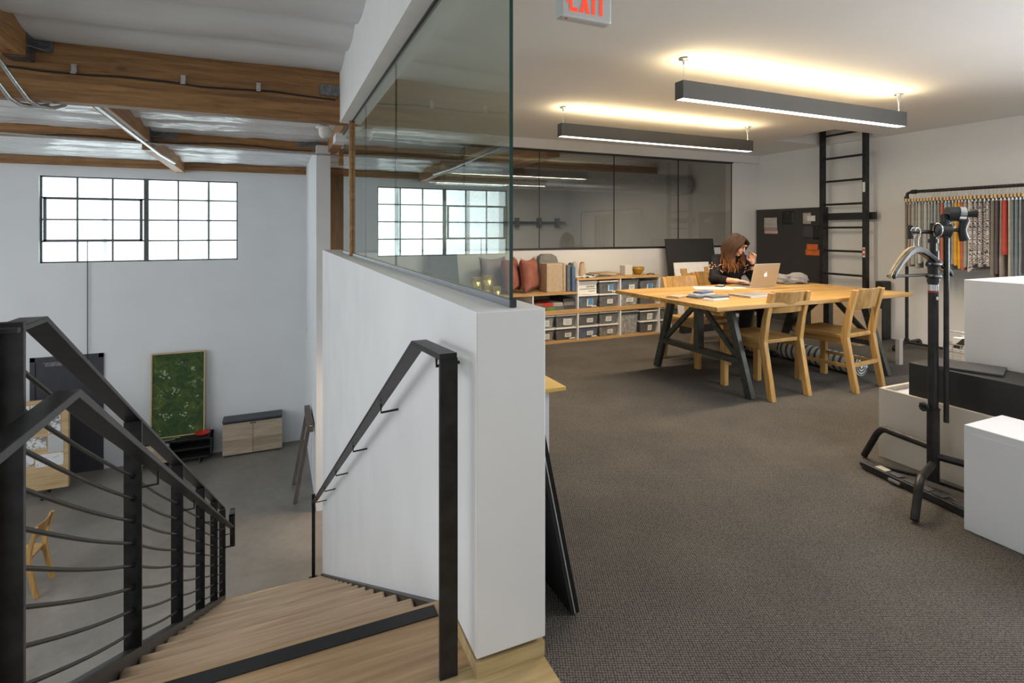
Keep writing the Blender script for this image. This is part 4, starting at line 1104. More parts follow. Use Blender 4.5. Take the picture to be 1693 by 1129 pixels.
# easel panels behind the woman
b = MB(); b.X = Matrix.Translation((5.35, 5.74, .0)) @ Matrix.Rotation(R(-9), 4, 'X'); b.box(-.43, .43, -.01, .01, 0, 1.205)
bb = obj('display_board', b, M['easel']); tag(bb, 'large black board leaning on the back wall behind the woman', 'board')
po = thing('poster', 'white poster with a brown picture leaning against the black board', 'poster', (4.97, 5.36, 0))
b = MB(); b.X = Matrix.Translation((4.97, 5.36, .10)) @ Matrix.Rotation(R(-8), 4, 'X'); b.box(-.29, .29, -.006, .006, 0, .80); obj('sheet', b, M['paper'], po)
x_ = b.X; b = MB(); b.X = x_; b.box(-.19, .28, -.0085, -.0065, .16, .66); b.box(-.20, -.09, -.0085, -.0065, .661, .72); b.box(.20, .28, -.0085, -.0065, .661, .735); obj('picture', b, M['teakv'], po)
b = MB(); b.X = Matrix.Translation((4.97, 5.36, 0)); b.box(-.25, .25, -.03, .05, 0, .098); obj('stand', b, M['black'], po)

# ------------------------------------------------------------------ right wall
pb = tag(obj('pinboard', MB().box(6.755, 6.798, 4.88, 6.02, .0, 1.625), M['pinboard'], bevel=.003), 'dark grey pinboard standing against the right wall', 'board')
def swatch(y0, y1, z0, z1, m, lb, k=0, pin=True):
    r = thing('fabric_swatch', lb, 'swatch', (6.75, (y0 + y1) / 2, z0), 0, 'swatches on the pinboard')
    b = MB(); t = 6.7545 - .004 * k; n = 6; vs = []; fs = []
    for j in range(n + 1):
        for i in range(n + 1):
            vs.append((t - .002 * mnoise.noise((i * .7 + y0 * 9, j * .7, 1)) * (n - j) / n - .001, y0 + (y1 - y0) * i / n, z0 + (z1 - z0) * j / n))
    for (x, y, z) in list(vs): vs.append((x - .003, y, z))
    q = (n + 1) ** 2
    for j in range(n):
        for i in range(n):
            a = j * (n + 1) + i; fs.append((a, a + 1, a + n + 2, a + n + 1)); fs.append((q + a, q + a + n + 1, q + a + n + 2, q + a + 1))
    for i in range(n):
        fs.append((i, q + i, q + i + 1, i + 1)); a = n * (n + 1) + i; fs.append((a, a + 1, q + a + 1, q + a))
        a = i * (n + 1); fs.append((a, a + n + 1, q + a + n + 1, q + a)); a += n; fs.append((a, q + a, q + a + n + 1, a + n + 1))
    b.add(vs, fs, True); obj('cloth', b, m, r)
    if pin:
        b = MB(); b.ball((t - .009, (y0 + y1) / 2, z1 - .02), .006, 8, 6); obj('pin', b, M['chrome'], r)
swatch(5.635, 5.87, 1.26, 1.31, M['pink'], 'pink swatch at the bottom of the left swatch column'); swatch(5.64, 5.87, 1.305, 1.355, M['mauve'], 'mauve swatch above the pink one on the pinboard', 1)
swatch(5.64, 5.87, 1.35, 1.42, M['greige'], 'grey swatch in the middle of the left column', 2, False); swatch(5.64, 5.865, 1.40, 1.50, M['greige'], 'pale grey swatch at the top of the left column', 3)
swatch(5.375, 5.56, 1.40, 1.585, M['black'], 'black swatch at the top middle of the pinboard')
swatch(5.10, 5.225, 1.40, 1.555, M['greige'], 'upright grey swatch at the upper right of the pinboard'); swatch(5.03, 5.16, 1.435, 1.512, M['paper'], 'white swatch overlapping the upright grey one', 2)
swatch(5.06, 5.23, 1.20, 1.38, M['charcoal'], 'charcoal swatch low at the right of the pinboard'); swatch(4.93, 5.07, 1.19, 1.37, M['black'], 'black leather swatch beside the ladder', 1)
swatch(4.95, 5.185, .965, 1.045, M['orange'], 'lower wide orange swatch on the pinboard'); swatch(4.99, 5.16, 1.035, 1.12, M['orange'], 'upper small orange swatch on the pinboard', 2)
# ladder
ld = thing('roof_ladder', 'black fixed steel ladder rising through the ceiling hatch', 'ladder', (6.62, 4.53, 0))
for y in (4.265, 4.83):
    b = MB(); b.box(6.585, 6.655, y - .022, y + .022, 0, 2.95); obj('rail', b, M['steel'], ld, bevel=.002)
for k in range(9):
    b = MB(); z = .145 + .3 * k + .0; b.cyl((6.62, 4.287, z), (6.62, 4.808, z), .014, 10); obj('rung', b, M['steel'], ld)
b = MB(); b.box(6.5845, 6.583, 4.25, 4.28, 1.78, 1.90); obj('sticker', b, M['paper'], ld)
b = MB(); b.box(6.5845, 6.583, 4.25, 4.28, .98, 1.10); b.mi = 1; b.box(6.5835, 6.582, 4.253, 4.277, 1.0, 1.03); b.box(6.5835, 6.582, 4.253, 4.277, 1.055, 1.085); obj('warning_sticker', b, [M['paper'], M['red']], ld)
b = MB(); b.box(6.70, 6.735, 4.20, 4.82, 1.445, 1.535); b.box(6.735, 6.799, 4.30, 4.36, 1.46, 1.52); b.box(6.735, 6.799, 4.7, 4.76, 1.46, 1.52)
tag(obj('wall_bracket', b, M['black'], bevel=.003), 'black horizontal bar bracketed on the wall behind the ladder', 'bracket')

# clothes rail with fabric samples
rk = thing('clothes_rail', 'black pipe clothes rail standing along the right wall', 'rack', (6.45, 2.8, 0))
XRK = 6.45; ZR = 1.735; YA = 3.70; YZ = 1.45
b = MB(); b.tube([(XRK, YA, .06), (XRK, YA, ZR - .05), (XRK, YA - .01, ZR - .015), (XRK, YA - .05, ZR), (XRK, YZ + .05, ZR), (XRK, YZ + .01, ZR - .015), (XRK, YZ, ZR - .05), (XRK, YZ, .06)], .0165, 10); obj('pipe_frame', b, M['steel'], rk)
b = MB(); b.cyl((XRK, YA, ZR - .10), (XRK, YA, ZR - .05), .023); b.cyl((XRK, YA - .05, ZR), (XRK, YA - .10, ZR), .023); b.cyl((XRK, YA, .045), (XRK, YA, .10), .024); obj('pipe_fittings', b, M['steel'], rk)
for y in (YA, YZ):
    b = MB(); b.tube([(XRK - .33, y - .07, .055), (XRK, y, .06), (XRK + .28, y + .03, .055)], .016, 10); obj('foot_bar', b, M['steel'], rk)
    for dx, dy in ((-.33, -.07), (.28, .03)):
        b = MB(); b.ball((XRK + dx, y + dy, .03), .03); b.cyl((XRK + dx, y + dy, .03), (XRK + dx, y + dy, .06), .02); obj('caster', b, M['blackgloss'], rk)
b = MB(); b.cyl((XRK, YA, .06), (XRK, YZ, .06), .014, 8); obj('lower_pipe', b, M['steel'], rk)
tw = stripes('tweed knit', (.05, .04, .045), (.50, .46, .44), 14, 'Z', 22)
FC = {n: mat('sample ' + n, c, .92, var=.16, scale=18, bmp=.2, bscale=90) for n, c in dict(
    olive=(.17, .155, .12), stone=(.29, .28, .25), sage=(.23, .24, .21), ash=(.36, .36, .34), steel=(.25, .29, .33), sky=(.30, .36, .42), amber=(.60, .30, .03), rust=(.42, .12, .07), wine=(.16, .03, .05), red=(.45, .055, .04),
    cream=(.62, .59, .53), slate=(.16, .18, .19), coal=(.05, .05, .055), forest=(.07, .085, .07), taupe=(.27, .22, .19), bone=(.50, .50, .43), navy=(.06, .09, .15), ink=(.10, .075, .085)).items()}
seq = ['olive', 'taupe', 'stone', 'stone', 'ash', 'sage', 'ash', 'stone', 'sage', 'steel', 'sage', 'rust', 'sky', 'steel', 'stone', 'amber', 'amber', 'rust', 'stone', 'cream', 'tweed', 'tweed', 'tweed', 'tweed', 'tweed', 'olive', 'ink',
       'taupe', 'red', 'bone', 'slate', 'slate', 'steel', 'coal', 'forest', 'slate', 'bone', 'sky', 'navy', 'stone', 'cream', 'ink', 'wine', 'taupe', 'ash', 'coal']
ords = 'first second third fourth fifth sixth seventh eighth ninth tenth eleventh twelfth thirteenth fourteenth fifteenth sixteenth seventeenth eighteenth nineteenth twentieth'.split()
def ordw(n):
    if n <= 20: return ords[n - 1]
    tens = {2: 'twenty', 3: 'thirty', 4: 'forty'}[n // 10]
    return {2: 'twentieth', 3: 'thirtieth', 4: 'fortieth'}[n // 10] if n % 10 == 0 else tens + '-' + ords[n % 10 - 1]
hk = MB(); hk.tube([(XRK - .02, 0, ZR + .012), (XRK, 0, ZR + .021), (XRK + .02, 0, ZR + .01), (XRK + .022, 0, ZR - .015), (XRK + .002, 0, ZR - .05), (XRK, 0, ZR - .082)], .0022, 5)
rng = random.Random(5)
protohook = protobar = None
yy = 3.615
for i, cn in enumerate(seq):
    y = yy; yy -= rng.uniform(.026, .034) if cn != 'tweed' else .034
    nice = {'ash': 'ash grey', 'steel': 'steel grey', 'sky': 'pale blue', 'ink': 'dark plum', 'coal': 'charcoal', 'bone': 'bone white', 'forest': 'dark green', 'stone': 'stone grey', 'sage': 'sage grey', 'tweed': 'mottled tweed', 'slate': 'slate grey'}.get(cn, cn)
    r = thing('fabric_hanger', nice + ' fabric sample on a clip hanger, ' + ordw(i + 1) + ' from the left end of the rail', 'fabric sample', (XRK, y, 1.0), 0, 'fabric samples on the clothes rail')
    if protohook is None:
        b = MB(); b.v = [(x, yv + y, z) for x, yv, z in hk.v]; b.f = hk.f; b.m = hk.m; b.s = hk.s; protohook = obj('hook', b, M['galv'], r)
        b = MB(); b.box(XRK - .17, XRK + .17, y - .009, y + .009, ZR - .118, ZR - .082); protobar = obj('clamp_bar', b, M['blond'], r, bevel=.003)
        b = MB()
        for s in (-1, 1): b.box(XRK + s * .13 - .012, XRK + s * .13 + .012, y - .007, y + .007, ZR - .15, ZR - .119)
        protoclip = obj('clip', b, M['chrome'], r)
    else:
        for q in (protohook, protobar, protoclip):
            o = q.copy(); COL.objects.link(o); o.parent = r
    L = rng.uniform(.62, .70) if i < 25 else rng.uniform(.66, .80)
    if cn == 'red': L = .52
    zt = ZR - .142; zb = zt - L; th = .010 if cn != 'tweed' else .0125; hw = rng.uniform(.14, .17)
    b = MB(); n = 9; vs = []; fs = []; prof = []
    # folded sample: two leaves joined by a rounded fold at the bottom
    for k in range(n + 1): prof.append((-th * (.55 + .45 * (k / n)), zt - (L - th) * k / n))
    for k in range(1, 6): a = PI + PI * k / 6; prof.append((th * math.cos(a), zb + th + th * math.sin(a)))
    for k in range(n + 1): prof.append((th * (.55 + .45 * (1 - k / n)), zb + th + (L - th) * k / n))
    m_ = len(prof); nx = 6
    for q in range(nx + 1):
        x = XRK - hw + 2 * hw * q / nx
        for (dy, z) in prof:
            t = (zt - z) / L
            wv = .005 * t * math.sin(q * 1.3 + i) + .006 * t * mnoise.noise((x * 6, z * 4, i))
            vs.append((x, y + dy + wv, z))
    for q in range(nx):
        for k in range(m_):
            k2 = (k + 1) % m_
            fs.append((q * m_ + k, q * m_ + k2, (q + 1) * m_ + k2, (q + 1) * m_ + k))
    fs += [tuple(range(m_ - 1, -1, -1)), tuple(nx * m_ + k for k in range(m_))]
    b.add(vs, fs, True); b.s[-1] = b.s[-2] = False
    obj('fabric', b, tw if cn == 'tweed' else FC[cn], r)

# ------------------------------------------------------------------ plinths and boxes at right
tag(obj('plinth', MB().box(3.515, 4.19, .2, 1.72, 0, 1.03), M['boxwhite'], bevel=.004), 'tall white plinth at the right edge behind the low white box', 'plinth')
pl = thing('low_plinth', 'low white box plinth in the right foreground', 'plinth', (2.9, .85, 0))
b = MB(); b.box(2.747, 3.05, .25, 1.345, 0, .456); obj('body', b, M['boxwhite'], pl, bevel=.003)
b = MB(); b.box(2.744, 2.747, .28, 1.315, .02, .425); obj('side_panel', b, M['boxwhite'], pl)
b = MB(); b.ball((2.93, 1.0, .464), (.018, .018, .01)); obj('button', b, M['white'], pl)
cr = thing('open_crate', 'cream open-topped crate on the carpet behind the light stand', 'crate', (3.35, 1.6, 0))
b = MB(); b.box(3.19, 3.21, 1.1, 1.98, 0, .395); obj('side', b, M['boxbeige'], cr, bevel=.002)
b = MB(); b.box(3.2105, 3.50, 1.96, 1.98, 0, .395); obj('side', b, M['boxbeige'], cr)
b = MB(); b.box(3.49, 3.51, 1.73, 1.9595, 0, .395); obj('side', b, M['boxbeige'], cr)
b = MB(); b.box(3.2105, 3.4895, 1.1, 1.9595, 0, .37); obj('filling', b, M['boxwhite'], cr)
bk = tag(obj('black_case', MB().box(3.215, 3.505, 1.12, 1.835, .3725, .572), M['black'], bevel=.004), 'black flat-topped case standing in the cream crate', 'case')
bs_ = thing('wire_basket', 'white wire basket of printed papers behind the black case', 'basket', (4.5, 2.0, 0))
b = MB(); b.box(4.2, 4.9, 1.80, 2.19, 0, .42); obj('stand', b, M['boxwhite'], bs_)
b = MB()
for z in (.43, .48, .53):
    b.tube([(4.21, 1.81, z), (4.89, 1.81, z), (4.89, 2.18, z), (4.21, 2.18, z), (4.21, 1.81, z)], .004, 5)
for k in range(9): b.tube([(4.21 + .084 * k, 2.18, .425), (4.21 + .084 * k, 2.18, .53)], .003, 5); b.tube([(4.21 , 1.81 + .045 * k, .425), (4.21, 1.81 + .045 * k, .53)], .003, 5)
b.tube([(4.21, 1.95, .53), (4.21, 1.95, .62), (4.21, 2.16, .62), (4.21, 2.16, .53)], .005, 5); obj('wire_frame', b, M['galv'], bs_)
for (xa, xb, y0, y1, z0, z1, mm, nm, lb) in ((4.23, 4.52, 1.84, 2.16, .4255, .50, 'news', 'paper_stack', 'stack of printed papers at the left in the wire basket'), (4.24, 4.50, 1.86, 2.14, .502, .575, 'zebra', 'folded_print', 'black and white folded print on top of the paper stack'),
                                            (4.54, 4.86, 1.84, 2.16, .4255, .55, 'greige', 'card_box', 'pale card box at the right in the wire basket'), (4.60, 4.80, 1.90, 2.1, .552, .65, 'yellowtop', 'yellow_carton', 'yellow green carton on the pale card box')):
    tag(obj(nm, MB().box(xa, xb, y0, y1, z0, z1), M[mm], bevel=.006), lb, 'paper' if 'print' in nm or 'stack' in nm else 'box')
b = MB(); b.X = Matrix.Translation((3.36, 1.62, .573)) @ Matrix.Rotation(R(20), 4, 'Z'); b.box(-.11, .11, -.14, .14, 0, .012); tag(obj('magazine', b, M['charcoal'], bevel=.002), 'dark magazine lying on the black case', 'magazine')

# ------------------------------------------------------------------ light stand
cs = thing('light_stand', 'black studio light stand with bent tube legs and grip arm', 'light stand', (3.04, 1.62, 0))
C0 = Vector((3.04, 1.62, 0)); RV = Vector((.9153, -.4027, 0)); FV = Vector((.4027, .9153, 0)); UZ = Vector((0, 0, 1))
def cp(r, f, z): return C0 + RV * r + FV * f + UZ * z
b = MB(); b.cyl(cp(0, 0, .04), cp(0, 0, .40), .027, 20); b.cyl(cp(0, 0, .40), cp(0, 0, .405), .030, 20); obj('base_tube', b, M['steel'], cs)
b = MB(); b.cyl(cp(0, 0, .40), cp(0, 0, 1.03), .022, 20); obj('column', b, M['steel'], cs)
b = MB(); b.cyl(cp(0, 0, 1.03), cp(0, 0, 1.20), .0235, 20); b.cyl(cp(0, 0, 1.04), cp(0, 0, 1.06), .027); b.cyl(cp(0, 0, 1.12), cp(0, 0, 1.145), .03); obj('collar', b, M['black'], cs)
b = MB(); b.cyl(cp(0, 0, 1.0), cp(0, 0, 1.03), .0226); obj('silver_band', b, M['galv'], cs)
b = MB(); b.cyl(cp(0, 0, .992), cp(0, 0, .998), .0226); b.mi = 1; b.box(*[v for p in zip(cp(-.004, -.024, .955), cp(.008, -.0225, .97)) for v in sorted(p)]); obj('red_label', b, [M['red'], M['paper']], cs)
b = MB(); b.cyl(cp(0, 0, 1.20), cp(0, 0, 1.34), .015); b.cyl(cp(0, 0, 1.24), cp(0, 0, 1.26), .022); obj('upper_tube', b, M['black'], cs)
for (z, s) in ((1.135, -1), (1.075, -1)):
    b = MB(); b.cyl(cp(0, 0, z), cp(-.05 + .02 * s, -.05, z), .008); b.ball(cp(-.03, -.06, z), (.038, .016, .012)); obj('clamp_knob', b, M['black'], cs)
legs = [((3.09, 2.0), .205, .205), ((2.60, 1.46), .125, .155), ((3.17, 1.21), .165, .16)]
for (fx, fy), z0, zb in legs:
    foot = Vector((fx, fy, .012)); d_ = Vector((fx - C0.x, fy - C0.y, 0)); ln = d_.length; d_.normalize()
    p1 = C0 + d_ * (ln * .74) + UZ * zb
    pts = [C0 + UZ * z0, C0 + d_ * (ln * .35) + UZ * (z0 + (zb - z0) * .45)]
    for q in range(7):
        t = q / 6; a = C0 + d_ * (ln * .60) + UZ * (z0 + (zb - z0) * .80); c = p1 * .6 + foot * .4
        pts.append(a * (1 - t) ** 2 + (p1 + UZ * .015) * 2 * t * (1 - t) + c * t * t)
    pts.append(foot)
    b = MB(); b.tube(pts, .0175, 14); obj('leg', b, M['steel'], cs)
b = MB(); b.cyl(cp(-.026, 0, .415), cp(-.05, -.01, .415), .006); b.cyl(cp(-.05, -.01, .415), cp(-.062, -.015, .415), .022, 8); b.ball(cp(-.066, -.02, .43), (.012, .018, .014)); obj('leg_knob', b, M['black'], cs)
# grip head and hanging arm
b = MB(); b.cyl(cp(.038, -.035, .345), cp(.038, -.035, 1.315), .0115, 14); obj('grip_arm', b, M['steel'], cs)
b = MB(); b.cyl(cp(-.01, -.02, 1.305), cp(.052, -.035, 1.30), .036, 18); b.cyl(cp(.03, -.035, 1.27), cp(.03, -.035, 1.38), .019); b.box(*[v for p in zip(cp(.0, -.05, 1.35), cp(.07, -.03, 1.385)) for v in sorted(p)]); obj('grip_head', b, M['black'], cs)
b = MB(); b.cyl(cp(.04, -.035, 1.385), cp(.095, -.05, 1.385), .036, 20); obj('grip_disc', b, M['black'], cs)
b = MB(); b.cyl(cp(.083, -.047, 1.385), cp(.108, -.055, 1.382), .038, 20); obj('grip_ring', b, M['chrome'], cs)
b = MB(); b.cyl(cp(.108, -.055, 1.382), cp(.16, -.065, 1.385), .012, 12, .02); obj('grip_stud', b, M['blackgloss'], cs)
b = MB(); b.cyl(cp(.045, -.04, 1.305), cp(.115, -.055, 1.305), .009); b.tube([cp(.112, -.055, 1.255), cp(.104, -.055, 1.28), cp(.100, -.055, 1.305), cp(.104, -.055, 1.33), cp(.112, -.055, 1.355)], [.022, .019, .018, .019, .022], 12); obj('wing_handle', b, M['black'], cs)
b = MB(); b.tube([cp(.062 + .014 * math.cos(a), -.04, 1.325 + .02 * math.sin(a)) for a in [2 * PI * k / 14 for k in range(15)]], .003, 6); b.tube([cp(-.012 , -.045 + .03 * math.cos(a), 1.305 + .034 * math.sin(a)) for a in [2 * PI * k / 18 for k in range(19)]], .003, 6); obj('lock_ring', b, M['chrome'], cs)
b = MB(); b.cyl(cp(-.01, -.01, 1.295), cp(-.135, -.02, 1.298), .010); b.tube([cp(-.128, -.02, 1.262), cp(-.134, -.02, 1.298), cp(-.128, -.02, 1.328)], [.013, .010, .013], 10); obj('side_handle', b, M['black'], cs)
# hangers on it
def hangermesh(nm, off, m_, label):
    h = thing(nm, label, 'hanger', tuple(cp(-.118, -.05, 1.07)), 0, 'hangers on the light stand')
    E_ = (RV * .934 + FV * .358).normalized(); base = cp(-.118, -.055 + off, 1.215)
    pts = []; 
    arch = [(-.215, -.135), (-.20, -.118), (-.13, -.068), (-.07, -.028), (-.03, -.010), (0, -.006), (.03, -.010), (.07, -.028), (.13, -.068), (.20, -.118), (.215, -.135)]
    b = MB(); NV = UZ.cross(E_)
    secs = []
    for (t, z) in arch:
        hgt = .020 + .010 * (1 - abs(t) / .215); bowv = -.022 * (t / .2) ** 2
        c = base + E_ * t + NV * bowv + UZ * z
        secs.append([c - NV * .008 - UZ * hgt * .5, c + NV * .008 - UZ * hgt * .5, c + NV * .008 + UZ * hgt * .5, c - NV * .008 + UZ * hgt * .5])
    loft(b, secs); obj('arms', b, m_, h, bevel=.003)
    b = MB(); b.cyl(base + E_ * -.19 + UZ * -.135, base + E_ * .19 + UZ * -.135, .0055, 8); obj('trouser_bar', b, M['black'], h)
    b = MB(); b.tube([base + UZ * -.01, base + UZ * .045, base + UZ * .06 + E_ * .012, base + UZ * .085 + E_ * .018, base + UZ * .102 + E_ * .004, base + UZ * .10 - E_ * .014, base + UZ * .085 - E_ * .02], .0025, 8); obj('hook', b, M['chrome'], h)
hangermesh('coat_hanger', .03, M['blond'], 'pale wooden coat hanger on the light stand'); hangermesh('coat_hanger', 0, M['black'], 'black coat hanger in front of the pale wooden one')
# power strip and cable
ps = thing('power_strip', 'long black power strip lying on the carpet under the stand', 'power strip', (2.92, 1.62, 0))
PA = Vector((2.955, 1.90, .003)); PB = Vector((2.865, 1.30, .003)); PD = (PB - PA).normalized()
b = MB(); b.bar(PA + UZ * .018, PB + UZ * .018, .058, .034); obj('body', b, M['black'], ps, bevel=.004)
b = MB(); b.ball(PA - PD * .01 + UZ * .017, (.022, .026, .016)); obj('end_cap', b, M['steelrod'], ps)
for k, t in enumerate((.16, .28, .42, .53, .64, .80)):
    b = MB(); c = PA + (PB - PA) * t + UZ * .036; b.bar(c - PD * .030, c + PD * .030, .042, .010); obj('socket', b, M['charcoal'] if k else M['greige'], ps, bevel=.001)
b = MB(); side = PD.cross(UZ)
b.bar(PA + (PB - PA) * .26 + side * .034 + UZ * .016, PA + (PB - PA) * .36 + side * .034 + UZ * .016, .012, .012); obj('label_tag', b, M['galv'], ps)
b = MB(); b.tube([(2.99, 1.88, .012), (3.05, 1.84, .010), (3.11, 1.72, .010), (3.13, 1.55, .010), (3.15, 1.36, .010), (3.09, 1.385, .010), (2.98, 1.40, .010), (2.91, 1.41, .050)], .008, 8)
tag(obj('power_cable', b, M['black']), 'black cable looping on the carpet beside the power strip', 'cable')

# ------------------------------------------------------------------ things by the half wall
cb = thing('side_cabinet', 'white cabinet with yellow top tucked behind the half wall', 'cabinet', (.97, 2.45, 0))
b = MB(); b.box(.765, 1.195, 2.11, 2.95, .582, .60); obj('top', b, M['yellowtop'], cb, bevel=.002)
b = MB(); b.box(.765, 1.135, 2.16, 2.93, 0, .581); obj('body', b, M['boxwhite'], cb, bevel=.002)
lb_ = thing('leaning_frame', 'flat black framed panel leaning on the room side of the half wall', 'panel', (.85, 1.8, 0))
b = MB(); p0 = Vector((.918, 0, .004)); p1 = Vector((.772, 0, .70)); d_ = (p1 - p0).normalized(); nn = Vector((d_.z, 0, -d_.x))
def slab(y0, y1, a, c): return [p0 + nn * a + UZ * 0 + Vector((0, y0, 0)), p1 + nn * a + Vector((0, y0, 0)), p1 + nn * c + Vector((0, y0, 0)), p0 + nn * c + Vector((0, y0, 0))], (0, y1 - y0, 0)
q, v_ = slab(1.575, 2.09, -.005, .006); b.prism(q, v_); obj('backing', b, M['black'], lb_)
b = MB(); q, v_ = slab(1.57, 2.09, .010, .024); b.prism(q, v_); obj('frame', b, M['blackgloss'], lb_, bevel=.001)
b = MB(); q, v_ = slab(1.572, 2.09, .0065, .0095); b.prism(q, v_); obj('edge_strip', b, M['lightgrey'], lb_)

# ------------------------------------------------------------------ ceiling lamps
def lamp(x0, x1, y, label):
    l = thing('linear_pendant', label, 'lamp', ((x0 + x1) / 2, y, 2.175), 0, 'linear pendants over the work table')
    y0, y1 = y - .04, y + .04
    b = MB(); b.box(x0, x1, y0, y0 + .006, 2.178, 2.296); b.box(x0, x1, y1 - .006, y1, 2.178, 2.296); b.box(x0, x0 + .006, y0 + .006, y1 - .006, 2.178, 2.296); b.box(x1 - .006, x1, y0 + .006, y1 - .006, 2.178, 2.296); b.box(x0 + .006, x1 - .006, y0 + .006, y1 - .006, 2.22, 2.23)
    obj('housing', b, M['lamphouse'], l)
    b = MB(); b.box(x0 + .007, x1 - .007, y0 + .0065, y1 - .0065, 2.178, 2.186); obj('diffuser', b, M['ledwhite'], l)
    b = MB(); b.box(x0 + .007, x1 - .007, y0 + .0065, y1 - .0065, 2.288, 2.293); obj('uplight', b, M['ledwarm'], l)
    for x in (x0 + .04, x1 - .04):
        b = MB(); b.cyl((x, y, 2.294), (x, y, 2.44), .0018, 6); obj('cable', b, M['galv'], l)
        b = MB(); b.lathe([(.035, 0.0), (.032, .006), (.012, .01), (.008, -.03), (.004, -.04)][::1], (x, y, CEIL - .010), 16); obj('canopy', b, M['galv'], l)
    b = MB(); x = x1 - .04; b.tube([(x, y, 2.294), (x, y, 2.36), (x - .018, y, 2.415), (x - .02, y, CEIL)], .006, 6); b.tube([(x, y, 2.36), (x + .022, y, 2.415), (x + .024, y, CEIL)], .006, 6); obj('power_cord', b, M['galv'], l)
M['lamphouse'] = mat('lamp housing', (.075, .075, .076), .5, .3, var=.05)
lamp(2.45, 4.83, 2.81, 'long black linear pendant nearer the viewer'); lamp(2.40, 4.80, 4.36, 'long black linear pendant nearer the back glazing')
# exit sign
ex = thing('exit_sign', 'grey exit sign with red letters hanging from the ceiling', 'sign', (1.29, 2.11, 2.255))
b = MB(); b.box(1.155, 1.425, 2.085, 2.145, 2.256, 2.44); obj('housing', b, M['lightgrey'], ex, bevel=.012)
b = MB(); b.cyl((1.29, 2.115, 2.44), (1.29, 2.115, CEIL - .001), .05); obj('canopy', b, M['lightgrey'], ex)
b = MB(); yf, yd = 2.0845, 2.082; z0, z1 = 2.285, 2.42
def bx(x0, x1, za, zb): b.box(x0, x1, yd, yf, za, zb)
b.add([], [])
def pr(p): b.prism([(x, yf, z) for x, z in p], (0, -.0025, 0))
bx(1.200, 1.212, z0, z1); bx(1.212, 1.240, z0, z0 + .018); bx(1.212, 1.236, (z0 + z1) / 2 - .009, (z0 + z1) / 2 + .009); bx(1.212, 1.240, z1 - .018, z1)
pr([(1.252, z0), (1.268, z0), (1.302, z1), (1.286, z1)]); pr([(1.286, z0), (1.302, z0), (1.268, z1), (1.252, z1)])
bx(1.316, 1.330, z0, z1); bx(1.357, 1.371, z0, z1 - .018); bx(1.342, 1.386, z1 - .018, z1)
obj('lettering', b, M['redletter'], ex)
b = MB(); b.prism([(1.170, yf, 2.352), (1.186, yf, 2.385), (1.194, yf, 2.385), (1.180, yf, 2.352), (1.194, yf, 2.319), (1.186, yf, 2.319)], (0, -.0025, 0)); obj('arrow', b, M['redletter'], ex)
b = MB(); b.ball((1.19, 2.10, 2.256), .006, 8, 6); obj('test_lamp', b, M['red'], ex)

# ------------------------------------------------------------------ the woman
wm = thing('person', 'seated woman with long brown hair in a black blouse typing at the laptop', 'person', (4.56, 4.5, 0))
def remesh(o, vox, smooth=4):
    m_ = o.modifiers.new('Remesh', 'REMESH'); m_.mode = 'VOXEL'; m_.voxel_size = vox; m_.use_smooth_shade = True
    s_ = o.modifiers.new('Smooth', 'SMOOTH'); s_.iterations = smooth; s_.factor = .5
V = Vector
hd = V((4.475, 4.245, 1.150))                       # head centre
look = V((.22, -.68, -.34)).normalized()
side = look.cross(V((0, 0, 1))).normalized(); upv = side.cross(look).normalized()   # side = her right... (-x)
HR = Matrix((side, look, upv)).transposed()          # local x=side, y=look, z=up
def hp(x, y, z): return hd + HR @ V((x, y, z))
pel = V((4.58, 4.55, .55)); chest = V((4.545, 4.42, .86)); neckb = V((4.52, 4.345, 1.025))
shR = V((4.365, 4.40, .985)); shL = V((4.70, 4.38, .985))
elR = V((4.19, 4.275, .800)); wrR = V((4.222, 4.03, .800)); 
elL = V((4.70, 4.225, .800)); wrL = V((4.655, 4.20, .955))
b = MB(); b.sm = True
b.caps(pel, chest, .135, .125); b.caps(chest, neckb, .12, .06); b.caps(shR, shL, .055, .055)
b.caps(neckb, hp(0, -.025, -.06), .05, .048)
b.ball(hp(0, -.018, .022), (.072, .088, .084), 20, 14, HR); b.ball(hp(0, .022, -.035), (.055, .062, .062), 18, 12, HR)
b.caps(hp(0, .055, -.082), hp(0, .045, -.07), .022, .03)            # chin
b.caps(hp(0, .086, .012), hp(0, .100, -.022), .008, .0125)           # nose
b.caps(hp(-.02, .088, .035), hp(.02, .088, .035), .011, .011)        # brow
for s in (-1, 1):
    b.ball(hp(s * .074, -.01, -.005), (.010, .018, .028), 10, 8, HR)  # ears
    b.caps(hp(s * .036, .058, -.022), hp(s * .03, .06, -.03), .024, .022)
b.caps(hp(-.016, .083, -.053), hp(.016, .083, -.053), .0085, .0085)
def arm(sh, el, wr):
    b.caps(sh, el, .046, .036); b.caps(el, wr, .037, .024)
arm(shR, elR, wrR); arm(shL, elL, wrL)
